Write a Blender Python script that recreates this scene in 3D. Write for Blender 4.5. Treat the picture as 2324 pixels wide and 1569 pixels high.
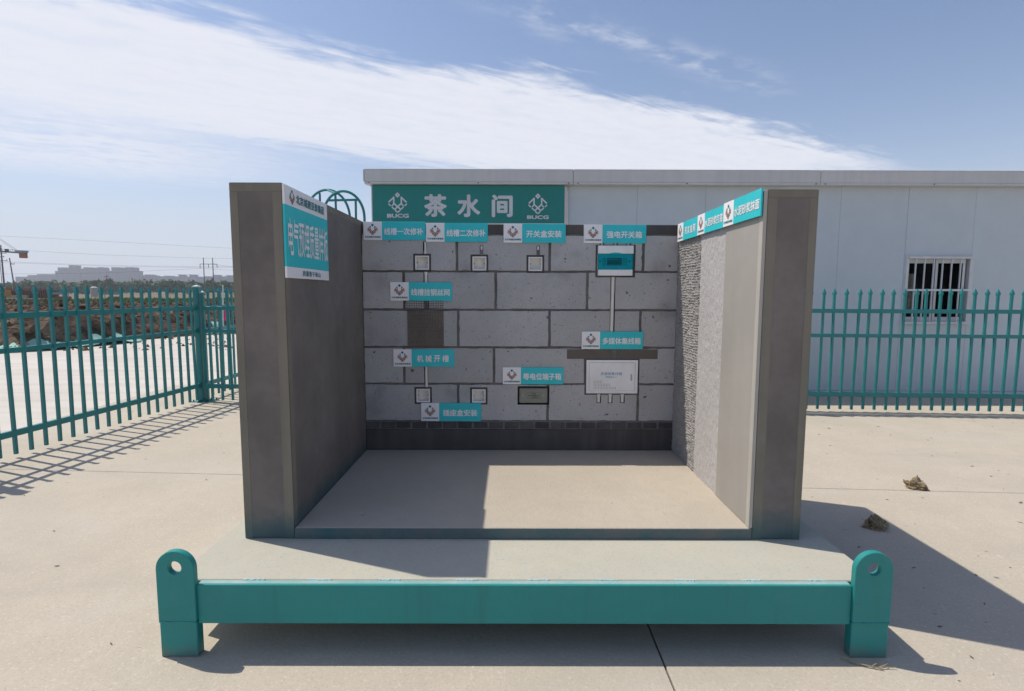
import bpy, bmesh, math, random
from mathutils import Vector, Matrix, noise
random.seed(7)
S = bpy.context.scene
COL = S.collection
for o in list(bpy.data.objects): bpy.data.objects.remove(o)

# ------------------------------------------------------------------ camera
F, PITCH, YAW, ROLL = 1225.8538, 0.0973245, 0.0019461, 0.0028638
CAM = Vector((-0.0568218, -2.2718739, 1.3490689))
def cam_dir(u, v):
    c, s = math.cos(ROLL), math.sin(ROLL); u, v = c*u+s*v, -s*u+c*v
    c, s = math.cos(PITCH), math.sin(PITCH); X, y, z = u, c-s*v, -s-c*v
    c, s = math.cos(YAW), math.sin(YAW)
    return Vector((c*X+s*y, -s*X+c*y, z))
fw = cam_dir(0, 0); rt = (cam_dir(1, 0)-fw).normalized(); up = (fw-cam_dir(0, 1)).normalized(); fw.normalize()
cam = bpy.data.cameras.new('camera'); co = bpy.data.objects.new('camera', cam); COL.objects.link(co)
co.matrix_world = Matrix(((rt.x, up.x, -fw.x, CAM.x), (rt.y, up.y, -fw.y, CAM.y), (rt.z, up.z, -fw.z, CAM.z), (0, 0, 0, 1)))
cam.sensor_fit = 'HORIZONTAL'; cam.sensor_width = 36; cam.lens = F/2324*36
cam.clip_start = 0.05; cam.clip_end = 9000
S.camera = co

# ------------------------------------------------------------------ sun, sky, exposure
TO_SUN = Vector((-0.556, 0.211, 1.0)).normalized()
SUN_EL = math.asin(TO_SUN.z); SUN_AZ = math.atan2(TO_SUN.x, TO_SUN.y)
sl = bpy.data.lights.new('sun', 'SUN'); sl.energy = 3.05; sl.angle = math.radians(0.5); sl.color = (1.0, 0.935, 0.82)
so = bpy.data.objects.new('sun', sl); COL.objects.link(so); so.location = (-30, 12, 55)
so.rotation_euler = TO_SUN.to_track_quat('Z', 'Y').to_euler()
S.view_settings.view_transform = 'Standard'; S.view_settings.look = 'None'
S.view_settings.exposure = 0.44; S.view_settings.gamma = 1.0; S.view_settings.use_curve_mapping = False
S.cycles.max_bounces = 8; S.cycles.volume_bounces = 1; S.cycles.transparent_max_bounces = 12
S.cycles.use_denoising = True

class NT:
    """tiny helper for node trees"""
    def __init__(s, tree): s.t = tree
    def n(s, typ, **kw):
        nd = s.t.nodes.new(typ)
        for k, v in kw.items(): setattr(nd, k, v)
        return nd
    def link(s, a, b): s.t.links.new(a, b)
    def put(s, sock, v):
        if isinstance(v, bpy.types.NodeSocket): s.link(v, sock)
        else: sock.default_value = v
    def m(s, op, a, b=0.0, c=0.0, clamp=False):
        nd = s.n('ShaderNodeMath', operation=op); nd.use_clamp = clamp
        s.put(nd.inputs[0], a); s.put(nd.inputs[1], b); s.put(nd.inputs[2], c)
        return nd.outputs[0]
    def sstep(s, lo, hi, x, a=0.0, b=1.0):
        nd = s.n('ShaderNodeMapRange', interpolation_type='SMOOTHSTEP')
        s.put(nd.inputs[0], x); s.put(nd.inputs[1], lo); s.put(nd.inputs[2], hi); nd.inputs[3].default_value = a; nd.inputs[4].default_value = b
        return nd.outputs[0]
    def comb(s, x, y, z=0.0):
        nd = s.n('ShaderNodeCombineXYZ')
        for i, v in enumerate((x, y, z)): s.put(nd.inputs[i], v)
        return nd.outputs[0]
    def noise(s, vec, scale, detail=4, rough=0.55, dist=0.0):
        nd = s.n('ShaderNodeTexNoise'); s.put(nd.inputs['Vector'], vec)
        nd.inputs['Scale'].default_value = scale; nd.inputs['Detail'].default_value = detail
        nd.inputs['Roughness'].default_value = rough; nd.inputs['Distortion'].default_value = dist
        return nd.outputs['Fac']
    def mix(s, f, a, b, blend='MIX'):
        nd = s.n('ShaderNodeMix', data_type='RGBA', blend_type=blend)
        s.put(nd.inputs[0], f)
        for i, v in ((6, a), (7, b)): s.put(nd.inputs[i], v if isinstance(v, bpy.types.NodeSocket) else (*v[:3], 1))
        return nd.outputs[2]
    def scale(s, vec, k):
        nd = s.n('ShaderNodeVectorMath', operation='MULTIPLY'); s.put(nd.inputs[0], vec); nd.inputs[1].default_value = k
        return nd.outputs[0]

W = bpy.data.worlds.new('World'); S.world = W; W.use_nodes = True
wt = W.node_tree; wt.nodes.clear(); w = NT(wt)
sky = w.n('ShaderNodeTexSky', sky_type='NISHITA'); sky.sun_disc = False
sky.sun_elevation = SUN_EL; sky.sun_rotation = SUN_AZ
sky.air_density = 1.0; sky.dust_density = 1.2; sky.ozone_density = 1.6; sky.altitude = 50
bg = w.n('ShaderNodeBackground'); w.link(w.mix(1.0, sky.outputs[0], (0.80, 0.81, 0.86), 'MULTIPLY'), bg.inputs[0]); bg.inputs[1].default_value = 0.114
# clouds: a thin sheet at one height, laid out on p = direction.xy / direction.z
tc = w.n('ShaderNodeTexCoord'); sp = w.n('ShaderNodeSeparateXYZ'); w.link(tc.outputs['Generated'], sp.inputs[0])
zc = w.m('MAXIMUM', sp.outputs[2], 0.02)
px = w.m('DIVIDE', sp.outputs[0], zc); py = w.m('DIVIDE', sp.outputs[1], zc)
ct = w.m('ADD', w.m('MULTIPLY', px, 0.862), w.m('MULTIPLY', py, 0.507))     # along the streak
cn = w.m('ADD', w.m('MULTIPLY', px, -0.507), w.m('MULTIPLY', py, 0.862))    # across it
P1 = w.comb(w.m('MULTIPLY', ct, 0.55), w.m('MULTIPLY', cn, 1.1))
big = w.m('SUBTRACT', w.noise(P1, 1.3, 3, 0.5), 0.5)
fine = w.m('SUBTRACT', w.noise(w.comb(w.m('MULTIPLY', ct, 0.6), w.m('MULTIPLY', cn, 2.3)), 3.0, 8, 0.58, 0.45), 0.5)
puff = w.m('SUBTRACT', w.noise(w.comb(w.m('MULTIPLY', ct, 1.0), w.m('MULTIPLY', cn, 1.5)), 7.5, 7, 0.62, 0.2), 0.5)
bump_ = w.m('MULTIPLY', w.m('EXPONENT', w.m('MULTIPLY', w.m('POWER', w.m('ADD', ct, -0.45), 2.0), -1.4)), 0.27)
nu = w.m('SUBTRACT', w.m('ADD', w.m('ADD', cn, w.m('MULTIPLY', fine, 0.75)), w.m('MULTIPLY', puff, 0.22)), bump_)
upper = w.sstep(2.02, 2.34, nu)
lowlim = w.m('SUBTRACT', 4.0, w.m('MULTIPLY', w.m('MAXIMUM', w.m('SUBTRACT', ct, 2.2), 0.0), 0.40))
nl = w.m('SUBTRACT', w.m('ADD', w.m('ADD', cn, w.m('MULTIPLY', fine, 1.1)), w.m('MULTIPLY', puff, 0.5)), lowlim)
lower = w.sstep(-0.25, 0.42, nl, 1.0, 0.0)
tail = w.sstep(4.0, 5.5, w.m('ADD', ct, w.m('MULTIPLY', fine, 1.8)), 1.0, 0.0)
core = w.m('MULTIPLY', w.m('MULTIPLY', upper, lower), tail)
core = w.m('MULTIPLY', core, w.sstep(-0.38, 0.18, w.m('ADD', fine, w.m('MULTIPLY', puff, 0.9)), 0.84, 1.0))
# the thin veil under it
v1 = w.sstep(3.95, 4.5, w.m('ADD', cn, w.m('MULTIPLY', fine, 0.9)))
v2 = w.sstep(5.2, 6.6, w.m('ADD', cn, w.m('MULTIPLY', fine, 1.6)), 1.0, 0.0)
v3 = w.sstep(-0.3, 1.5, w.m('SUBTRACT', w.m('ADD', ct, w.m('MULTIPLY', fine, 1.6)), w.m('MULTIPLY', w.m('SUBTRACT', cn, 4.3), -0.2)), 1.0, 0.0)
veil = w.m('MULTIPLY', w.m('MULTIPLY', w.m('MULTIPLY', v1, v2), v3), w.sstep(-0.32, 0.16, w.m('ADD', fine, puff), 0.35, 0.95))
left = w.m('MULTIPLY', w.m('MULTIPLY', w.sstep(3.2, 3.9, cn), w.sstep(4.2, 5.2, cn, 1.0, 0.0)), w.m('MULTIPLY', w.sstep(-0.6, 1.3, ct, 1.0, 0.0), w.sstep(-0.3, 0.25, w.m('ADD', fine, puff), 0.5, 0.95)))
# wisps higher up
wn = w.m('ADD', w.m('ADD', cn, w.m('MULTIPLY', fine, 0.25)), -1.72)
wisp = w.m('EXPONENT', w.m('MULTIPLY', w.m('POWER', w.m('ABSOLUTE', wn), 2.0), -130.0))
wm = w.m('MULTIPLY', w.sstep(0.75, 1.15, ct), w.sstep(2.2, 2.75, ct, 1.0, 0.0))
wisp = w.m('MULTIPLY', w.m('MULTIPLY', wisp, wm), w.sstep(-0.10, 0.20, w.noise(w.comb(ct, w.m('MULTIPLY', cn, 2.0)), 4.3, 7, 0.6), 0.0, 1.0))
wisp = w.m('MULTIPLY', wisp, w.sstep(0.42, 0.62, w.noise(w.comb(ct, w.m('MULTIPLY', cn, 1.5)), 3.4, 6, 0.6), 0.0, 0.42))
dens = w.m('MAXIMUM', w.m('MAXIMUM', w.m('MULTIPLY', core, 0.97), w.m('MULTIPLY', veil, 0.9)), w.m('MAXIMUM', wisp, w.m('MULTIPLY', left, 0.92)))
dens = w.m('MULTIPLY', dens, w.sstep(0.03, 0.12, sp.outputs[2]), 0, True)
cb = w.n('ShaderNodeBackground'); cb.inputs[0].default_value = (0.61, 0.625, 0.685, 1); cb.inputs[1].default_value = 1.0
milk = w.m('SUBTRACT', 1.0, w.m('EXPONENT', w.m('DIVIDE', -0.0135, w.m('MULTIPLY', zc, zc))))
vb = w.n('ShaderNodeBackground'); vb.inputs[0].default_value = (0.485, 0.52, 0.60, 1); vb.inputs[1].default_value = 1.0
m0 = w.n('ShaderNodeMixShader'); w.link(w.m('MINIMUM', milk, 0.8), m0.inputs[0]); w.link(bg.outputs[0], m0.inputs[1]); w.link(vb.outputs[0], m0.inputs[2])
mx = w.n('ShaderNodeMixShader'); w.link(dens, mx.inputs[0]); w.link(m0.outputs[0], mx.inputs[1]); w.link(cb.outputs[0], mx.inputs[2])
wo = w.n('ShaderNodeOutputWorld'); w.link(mx.outputs[0], wo.inputs[0])

# ------------------------------------------------------------------ materials
MATS = {}
def mat(name, c1, c2=None, scale=4.0, rough=0.8, spec=0.3, bump=(), specks=(), streak=None, metal=0.0, detail=6, extra=None, vary=0.0, stretch=(1, 1, 1)):
    """procedural surface: two tones mixed by noise, fine specks, streaks and relief"""
    m = bpy.data.materials.new(name); m.use_nodes = True; t = NT(m.node_tree)
    b = m.node_tree.nodes['Principled BSDF']
    geo = t.n('ShaderNodeNewGeometry'); pos = geo.outputs['Position']
    if stretch != (1, 1, 1): pos = t.scale(pos, stretch)
    c2 = c2 or tuple(x*0.85 for x in c1)
    f = t.sstep(0.3, 0.7, t.noise(pos, scale, detail, 0.6))
    col = t.mix(f, c1, c2)
    f2 = t.sstep(0.35, 0.7, t.noise(pos, scale*7.3, 5, 0.6), 0.0, 0.35)
    col = t.mix(f2, col, tuple(x*0.86 for x in c1))
    if streak:
        k, sc, amt, c = streak
        fs = t.sstep(0.42, 0.68, t.noise(t.scale(geo.outputs['Position'], k), sc, 5, 0.6), 0.0, amt)
        col = t.mix(fs, col, c)
    for (c, sc, lo, hi, amt) in specks:
        fs = t.sstep(lo, hi, t.noise(geo.outputs['Position'], sc, 3, 0.55), 0.0, amt)
        col = t.mix(fs, col, c)
    if vary:
        oi = t.n('ShaderNodeObjectInfo'); k = t.m('ADD', t.m('MULTIPLY', oi.outputs['Random'], 2*vary), 1-vary)
        vm = t.n('ShaderNodeVectorMath', operation='SCALE'); t.link(col, vm.inputs[0]); t.link(k, vm.inputs['Scale']); col = vm.outputs[0]
    if extra: col = extra(t, geo, col)
    t.put(b.inputs['Base Color'], col if isinstance(col, bpy.types.NodeSocket) else (*col, 1))
    b.inputs['Roughness'].default_value = rough; b.inputs['Specular IOR Level'].default_value = spec; b.inputs['Metallic'].default_value = metal
    prev = None
    for (sc, st, dist, bs) in bump:
        bn = t.n('ShaderNodeBump'); bn.inputs['Strength'].default_value = st; bn.inputs['Distance'].default_value = dist
        v = t.scale(geo.outputs['Position'], bs) if bs != 1 else geo.outputs['Position']
        t.link(t.noise(v, sc, 5, 0.6), bn.inputs['Height'])
        if prev: t.link(prev, bn.inputs['Normal'])
        prev = bn.outputs[0]
    if prev: t.link(prev, b.inputs['Normal'])
    MATS[name] = m
    return m

def zband(lo, hi, colr, amt, sc=9.0):      # a stain with a ragged edge near a height
    def f(t, geo, col):
        s_ = t.n('ShaderNodeSeparateXYZ'); t.link(geo.outputs['Position'], s_.inputs[0])
        z = t.m('ADD', s_.outputs[2], t.m('MULTIPLY', t.m('SUBTRACT', t.noise(geo.outputs['Position'], sc, 5, 0.6), 0.5), 0.16))
        return t.mix(t.sstep(lo, hi, z, amt, 0.0), col, colr)
    return f
def tyres(t, geo, col):                     # dusty scuffs and faint darker patches in the slab
    n1 = t.sstep(0.52, 0.75, t.noise(t.scale(geo.outputs['Position'], (0.35, 1.4, 1)), 1.1, 6, 0.6, 0.4), 0.0, 0.45)
    col = t.mix(n1, col, (0.36, 0.335, 0.30))
    n2 = t.sstep(0.56, 0.70, t.noise(geo.outputs['Position'], 0.55, 5, 0.55, 0.6), 0.0, 0.5)
    return t.mix(n2, col, (0.50, 0.47, 0.42))
m_yard = mat('yard_concrete', (0.50, 0.443, 0.362), (0.455, 0.405, 0.333), 1.6, 0.9, 0.2,
             bump=((60, .35, .006, (1, 1.6, 1)), (330, .45, .0022, 1), (9, .25, .02, 1)),
             specks=(((0.22, 0.20, 0.18), 46, 0.70, 0.74, .55), ((0.60, 0.555, 0.48), 70, 0.56, 0.68, .5), ((0.34, 0.305, 0.255), 95, 0.55, 0.68, .5), ((0.60, 0.56, 0.49), 24, 0.64, 0.72, .35)), extra=tyres)
m_apron = mat('apron_concrete', (0.60, 0.565, 0.52), (0.53, 0.49, 0.44), 0.7, 0.92, 0.2, bump=((40, .3, .006, 1),), streak=((0.2, 2.2, 1), 1.6, .5, (0.45, 0.41, 0.36)))
m_earth = mat('bare_earth', (0.22, 0.175, 0.13), (0.15, 0.115, 0.085), 0.25, 0.95, 0.1, bump=((3, .6, .1, 1),), specks=(((0.10, 0.13, 0.05), 0.12, .52, .62, .7),))
m_gap = mat('joint_fill', (0.06, 0.055, 0.05), rough=0.95)
m_soil = mat('dug_soil', (0.070, 0.049, 0.037), (0.235, 0.175, 0.125), 1.7, 0.97, 0.1, bump=((6, .9, .09, (1, 1, 1.6)), (22, .9, .03, 1)), specks=(((0.04, 0.028, 0.02), 7, .55, .68, .8),))
m_net = mat('dust_net', (0.27, 0.47, 0.41), (0.36, 0.55, 0.48), 2.5, 0.85, 0.15, bump=((14, .6, .03, 1),))
m_deck = mat('deck_concrete', (0.49, 0.46, 0.380), (0.445, 0.42, 0.35), 2.0, 0.9, 0.2, bump=((300, .4, .002, 1), (70, .25, .005, 1)),
             specks=(((0.25, 0.39, 0.39), 90, .57, .66, .55), ((0.25, 0.38, 0.38), 40, .65, .70, .5), ((0.39, 0.45, 0.40), 1.7, .52, .75, .22), ((0.25, 0.23, 0.2), 110, .70, .74, .6)))
m_floor = mat('bay_screed', (0.475, 0.418, 0.345), (0.435, 0.382, 0.317), 2.2, 0.92, 0.15, bump=((150, .75, .004, 1), (45, .5, .006, 1)), specks=(((0.22, 0.19, 0.16), 40, .67, .72, .5),))
m_curb = mat('curb_stained', (0.17, 0.16, 0.155), (0.035, 0.135, 0.145), 3.2, 0.8, 0.25, bump=((60, .4, .004, 1),), specks=(((0.19, 0.18, 0.175), 5, .6, .7, .6),))
m_plast = mat('dark_plaster', (0.140, 0.124, 0.115), (0.215, 0.191, 0.176), 2.0, 0.75, 0.3, bump=((200, .25, .0012, 1), (7, .3, .006, (2, 2, .6))),
              streak=((4, 4, 0.5), 1.0, .35, (0.22, 0.192, 0.175)), extra=zband(0.30, 0.44, (0.035, 0.10, 0.115), 0.75))
m_strip = mat('corner_plaster', (0.222, 0.203, 0.165), (0.178, 0.163, 0.133), 3.0, 0.75, 0.3, bump=((120, .3, .0015, 1),),
              streak=((20, 20, 0.6), 1.0, .4, (0.25, 0.225, 0.18)), extra=zband(0.30, 0.42, (0.04, 0.11, 0.12), 0.75))
m_finish = mat('finish_coat', (0.36, 0.337, 0.305), (0.315, 0.295, 0.268), 2.0, 0.65, 0.3, bump=((150, .12, .001, 1),), streak=((3, 4.5, 0.35), 1.0, .4, (0.39, 0.36, 0.335)))
m_finish2 = mat('finish_edge', (0.44, 0.415, 0.37), (0.40, 0.375, 0.335), 3.0, 0.65, 0.3, bump=((150, .12, .001, 1),))
m_base = mat('base_coat', (0.47, 0.45, 0.44), (0.43, 0.41, 0.40), 4.0, 0.9, 0.2, bump=((330, .9, .003, (1, 1, .3)), (120, .4, .003, (1, 1, .2))), specks=(((0.2, 0.19, 0.185), 150, .62, .70, .7),))
m_slurry = mat('slurry_mesh', (0.33, 0.315, 0.30), (0.27, 0.255, 0.245), 6.0, 0.9, 0.2, bump=((220, .5, .003, 1),))
m_dark = mat('dark_concrete', (0.088, 0.082, 0.082), (0.065, 0.06, 0.062), 3.0, 0.8, 0.25, bump=((80, .4, .004, 1),), streak=((9, 9, 1.2), 1.0, .5, (0.12, 0.112, 0.11)))
m_block = mat('aerated_block', (0.495, 0.486, 0.49), (0.415, 0.406, 0.41), 2.3, 0.92, 0.15, bump=((330, .75, .003, (1, 1, 1.3)), (45, .35, .004, 1)),
              specks=(((0.20, 0.195, 0.195), 110, .57, .67, .40), ((0.10, 0.095, 0.095), 60, .675, .715, .75), ((0.10, 0.095, 0.095), 24, .69, .72, .9), ((0.24, 0.235, 0.24), 3.1, .56, .74, .6), ((0.50, 0.495, 0.505), 210, .60, .70, .4)), vary=0.11)
m_mortar = mat('joint_mortar', (0.20, 0.187, 0.178), (0.115, 0.107, 0.103), 9, 0.95, 0.15, bump=((120, .8, .006, 1),))
m_ring = mat('box_mortar_dark', (0.10, 0.094, 0.09), (0.07, 0.066, 0.064), 14, 0.95, 0.15, bump=((120, .8, .006, 1),))
m_brick = mat('grey_brick', (0.075, 0.072, 0.076), (0.115, 0.107, 0.107), 14, 0.9, 0.2, bump=((130, .7, .005, 1),), vary=0.22)
m_pale_mortar = mat('brick_mortar', (0.20, 0.193, 0.19), (0.12, 0.117, 0.115), 18, 0.95, 0.15, bump=((120, .8, .006, 1),))
m_patch = mat('plaster_patch', (0.165, 0.142, 0.122), (0.135, 0.115, 0.10), 7, 0.85, 0.2, bump=((160, .3, .002, 1),))
def rustdust(t, geo, col):
    f = t.sstep(0.60, 0.72, t.noise(geo.outputs['Position'], 7, 6, 0.6), 0.0, 0.2)
    col = t.mix(f, col, (0.06, 0.27, 0.265))
    f = t.sstep(0.52, 0.72, t.noise(t.scale(geo.outputs['Position'], (7, 7, .5)), 3, 6, 0.6), 0.0, 0.45)
    col = t.mix(f, col, (0.022, 0.175, 0.165))
    f = t.sstep(0.66, 0.72, t.noise(geo.outputs['Position'], 24, 6, 0.65), 0.0, 0.7)
    col = t.mix(f, col, (0.10, 0.085, 0.06))
    s_ = t.n('ShaderNodeSeparateXYZ'); t.link(geo.outputs['Position'], s_.inputs[0])
    f = t.sstep(0.0, 0.055, t.m('ADD', s_.outputs[2], t.m('MULTIPLY', t.m('SUBTRACT', t.noise(geo.outputs['Position'], 16, 5, 0.6), 0.5), 0.06)), 0.55, 0.0)
    return t.mix(f, col, (0.16, 0.16, 0.135))
m_steel = mat('teal_paint', (0.018, 0.260, 0.246), (0.016, 0.230, 0.22), 2.0, 0.5, 0.4, bump=((140, .3, .0018, 1), (12, .25, .004, 1)), extra=rustdust)
m_fence = mat('fence_paint', (0.016, 0.220, 0.225), (0.013, 0.185, 0.192), 3.0, 0.42, 0.5, bump=((60, .12, .002, 1),), specks=(((0.12, 0.19, 0.18), 30, .66, .74, .5),))
m_cap = mat('post_cap', (0.45, 0.55, 0.55), rough=0.5)
m_pane = mat('prefab_panel', (0.555, 0.615, 0.655), (0.53, 0.585, 0.625), 0.8, 0.45, 0.4, bump=((1, .0, .001, 1),), streak=((22, 22, .35), 1.0, .22, (0.54, 0.57, 0.60)), vary=0.015)
m_fascia = mat('eave_sheet', (0.62, 0.61, 0.605), (0.58, 0.575, 0.57), 1.1, 0.42, 0.4, streak=((16, 16, .6), 1.0, .35, (0.50, 0.495, 0.49)))
m_white = mat('white_print', (0.86, 0.84, 0.85), (0.84, 0.82, 0.83), 6, 0.45, 0.4)
m_sign = mat('sign_teal', (0.028, 0.56, 0.61), (0.026, 0.54, 0.59), 3, 0.42, 0.4)
m_ink = mat('print_teal', (0.035, 0.20, 0.25), rough=0.5)
m_orange = mat('print_orange', (0.68, 0.17, 0.045), (0.60, 0.14, 0.04), 60, 0.5)
m_blue = mat('print_blue', (0.05, 0.24, 0.42), rough=0.5)
m_black = mat('print_dark', (0.02, 0.03, 0.035), rough=0.6)
m_banner = mat('banner_green', (0.016, 0.225, 0.205), (0.013, 0.195, 0.18), 1.4, 0.4, 0.4, bump=((3.0, .25, .02, (1, 1, .25)),))
m_letter = mat('banner_letter', (0.66, 0.67, 0.70), rough=0.45)
m_pvc = mat('white_pvc', (0.76, 0.74, 0.69), (0.70, 0.68, 0.63), 30, 0.45, 0.4)
m_boxw = mat('white_plastic', (0.88, 0.87, 0.87), rough=0.4, spec=0.45)
m_boxi = mat('box_inside', (0.84, 0.81, 0.76), (0.80, 0.77, 0.73), 40, 0.6)
m_green = mat('terminal_cover', (0.265, 0.27, 0.225), (0.245, 0.25, 0.21), 20, 0.5)
m_metal = mat('bare_metal', (0.42, 0.41, 0.40), rough=0.35, metal=0.8)
m_hole = mat('deep_hole', (0.012, 0.012, 0.013), rough=0.9)
m_sash = mat('window_plastic', (0.68, 0.69, 0.70), rough=0.4)
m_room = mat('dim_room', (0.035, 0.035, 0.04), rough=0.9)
m_flange = mat('dust_glare_flange', (0.20, 0.40, 0.39), (0.34, 0.46, 0.44), 9, 0.5, 0.45)  # pale from dust, with sun glare put into the colour
m_reflect = mat('pane_reflection', (0.55, 0.50, 0.42), (0.30, 0.25, 0.20), 20, 0.9, streak=((30, 30, 1.0), 1.0, .7, (0.12, 0.10, 0.09)))  # warm striped reflection of the pane, put into the colour
m_wool = mat('mineral_wool', (0.42, 0.335, 0.21), (0.25, 0.195, 0.125), 24, 0.95, 0.1, bump=((160, .9, .006, (1, 1, 3)),), specks=(((0.09, 0.075, 0.05), 70, .58, .68, .8),))
m_straw = mat('dry_straw', (0.36, 0.29, 0.18), rough=0.9)
m_chip = mat('dry_chip', (0.10, 0.085, 0.065), (0.17, 0.15, 0.12), 3, rough=0.95)
m_leaf = mat('far_leaves', (0.085, 0.15, 0.06), (0.11, 0.165, 0.075), 0.05, 0.8, 0.15, vary=0.0)
m_leaf2 = mat('far_leaves_pale', (0.13, 0.185, 0.085), (0.10, 0.15, 0.07), 0.05, 0.8, 0.15)
m_trunk = mat('bark', (0.10, 0.085, 0.07), rough=0.9)
m_grass = mat('grass_blade', (0.10, 0.20, 0.045), (0.15, 0.25, 0.07), 0.3, 0.8, 0.15)
m_tower = mat('far_wall', (0.165, 0.15, 0.165), (0.14, 0.13, 0.145), 0.02, 0.9)
m_towerd = mat('far_recess', (0.10, 0.095, 0.105), rough=0.9)
m_pole = mat('utility_concrete', (0.17, 0.165, 0.16), rough=0.9)
m_wire = mat('wire_dark', (0.05, 0.05, 0.055), rough=0.7)
m_red = mat('red_oxide', (0.20, 0.075, 0.05), (0.26, 0.11, 0.07), 0.6, 0.85)
m_redd = mat('dark_form', (0.07, 0.045, 0.045), (0.12, 0.07, 0.06), 0.8, 0.9)
m_shed = mat('shed_blue', (0.20, 0.36, 0.38), rough=0.7)
m_brickr = mat('site_orange', (0.42, 0.15, 0.085), (0.30, 0.12, 0.08), 2, 0.9)
m_tank = mat('tank_cream', (0.48, 0.46, 0.42), rough=0.7)
m_beige = mat('low_beige', (0.38, 0.32, 0.26), rough=0.9)
m_crane = mat('crane_dark', (0.13, 0.09, 0.08), rough=0.7)
m_craneo = mat('crane_orange', (0.42, 0.13, 0.06), rough=0.7)
m_craneb = mat('crane_blue', (0.28, 0.38, 0.42), rough=0.7)
m_pink = mat('pink_ribbon', (0.75, 0.05, 0.22), rough=0.6)
m_yellow = mat('site_yellow', (0.50, 0.26, 0.04), rough=0.7)
# clear teal cover of the switch box
m_tint = bpy.data.materials.new('tinted_cover'); m_tint.use_nodes = True
_b = m_tint.node_tree.nodes['Principled BSDF']; _b.inputs['Base Color'].default_value = (0.06, 0.66, 0.74, 1); _b.inputs['Roughness'].default_value = 0.08
_b.inputs['Transmission Weight'].default_value = 0.9; _b.inputs['IOR'].default_value = 1.1
m_glass = bpy.data.materials.new('window_glass'); m_glass.use_nodes = True
_b = m_glass.node_tree.nodes['Principled BSDF']; _b.inputs['Base Color'].default_value = (0.75, 0.8, 0.82, 1); _b.inputs['Roughness'].default_value = 0.02
_b.inputs['Transmission Weight'].default_value = 1.0; _b.inputs['IOR'].default_value = 1.05

# ------------------------------------------------------------------ mesh helpers
class MB:
    def __init__(s): s.v, s.f, s.mi = [], [], []
    def add(s, vs, fs, mi=0):
        k = len(s.v); s.v += [tuple(x) for x in vs]; s.f += [tuple(i+k for i in f) for f in fs]; s.mi += [mi]*len(fs); return s
    def box(s, x0, x1, y0, y1, z0, z1, mi=0):
        return s.add([(x0, y0, z0), (x1, y0, z0), (x1, y1, z0), (x0, y1, z0), (x0, y0, z1), (x1, y0, z1), (x1, y1, z1), (x0, y1, z1)],
                     [(0, 3, 2, 1), (4, 5, 6, 7), (0, 1, 5, 4), (1, 2, 6, 5), (2, 3, 7, 6), (3, 0, 4, 7)], mi)
    def tube(s, pts, r, n=8, mi=0, cap=True, r2=None):
        pts = [Vector(p) for p in pts]; rings = []
        for i, p in enumerate(pts):
            d = (pts[min(i+1, len(pts)-1)]-pts[max(i-1, 0)]).normalized()
            a = d.cross(Vector((0, 0, 1)) if abs(d.z) < .95 else Vector((1, 0, 0))).normalized(); b = a.cross(d)
            rr = r if r2 is None else r+(r2-r)*i/(len(pts)-1)
            rings.append([p+a*rr*math.cos(2*math.pi*k/n)+b*rr*math.sin(2*math.pi*k/n) for k in range(n)])
        vs = [q for rg in rings for q in rg]; fs = []
        for i in range(len(pts)-1):
            for k in range(n): fs.append((i*n+k, i*n+(k+1) % n, (i+1)*n+(k+1) % n, (i+1)*n+k))
        if cap: fs += [tuple(range(n))[::-1], tuple((len(pts)-1)*n+k for k in range(n))]
        return s.add(vs, fs, mi)
    def poly(s, pts, y, mi=0): return s.add([(p[0], p[1], y) for p in pts], [tuple(range(len(pts)))], mi)
    def prism(s, pts, y0, y1, mi=0):       # outline in x,z extruded along y
        n = len(pts)
        return s.add([(p[0], y0, p[1]) for p in pts]+[(p[0], y1, p[1]) for p in pts],
                     [tuple(range(n)), tuple(range(2*n-1, n-1, -1))]+[(i, i+n, (i+1) % n+n, (i+1) % n) for i in range(n)], mi)
    def bm(s):
        b = bmesh.new(); vs = [b.verts.new(v) for v in s.v]
        for f, m in zip(s.f, s.mi):
            try: fc = b.faces.new([vs[i] for i in f]); fc.material_index = m
            except ValueError: pass
        return b
    def mesh(s, name, mats, bevel=0.0, seg=1, smooth=False, fix=True):
        b = s.bm()
        if fix: bmesh.ops.recalc_face_normals(b, faces=b.faces)
        if bevel: bmesh.ops.bevel(b, geom=[e for e in b.edges if len(e.link_faces) == 2 and e.calc_face_angle(0) > .6], offset=bevel, segments=seg, affect='EDGES', clamp_overlap=True)
        me = bpy.data.meshes.new(name); b.to_mesh(me); b.free()
        for m in (mats if isinstance(mats, (list, tuple)) else [mats]): me.materials.append(m)
        if smooth: me.polygons.foreach_set('use_smooth', [True]*len(me.polygons))
        return me

def link(name, data, parent=None, loc=None, M=None):
    o = bpy.data.objects.new(name, data); COL.objects.link(o)
    if M is not None: o.matrix_basis = M
    elif loc: o.location = loc
    if parent: o.parent = parent
    return o
def part(name, mb, mats, parent=None, bevel=0.0, world=True, **kw):
    """a mesh given in world coordinates (world=True) or in its parent's own axes"""
    o = link(name, mb.mesh(name, mats, bevel, **kw))
    if parent:
        o.parent = parent
        if world: o.matrix_parent_inverse = chain(parent).inverted()
    return o
def chain(o):
    M = o.matrix_basis.copy()
    while o.parent: M = o.parent.matrix_basis @ (o.matrix_parent_inverse @ M); o = o.parent
    return M
def tag(o, label=None, cat=None, group=None, kind=None):
    if label: o['label'] = label
    if cat: o['category'] = cat
    if group: o['group'] = group
    if kind: o['kind'] = kind
    return o
def thing(name, label, cat, loc=(0, 0, 0), group=None, M=None):
    o = link(name, None, loc=loc, M=M); o.empty_display_size = 0.1
    return tag(o, label, cat, group)

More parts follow.
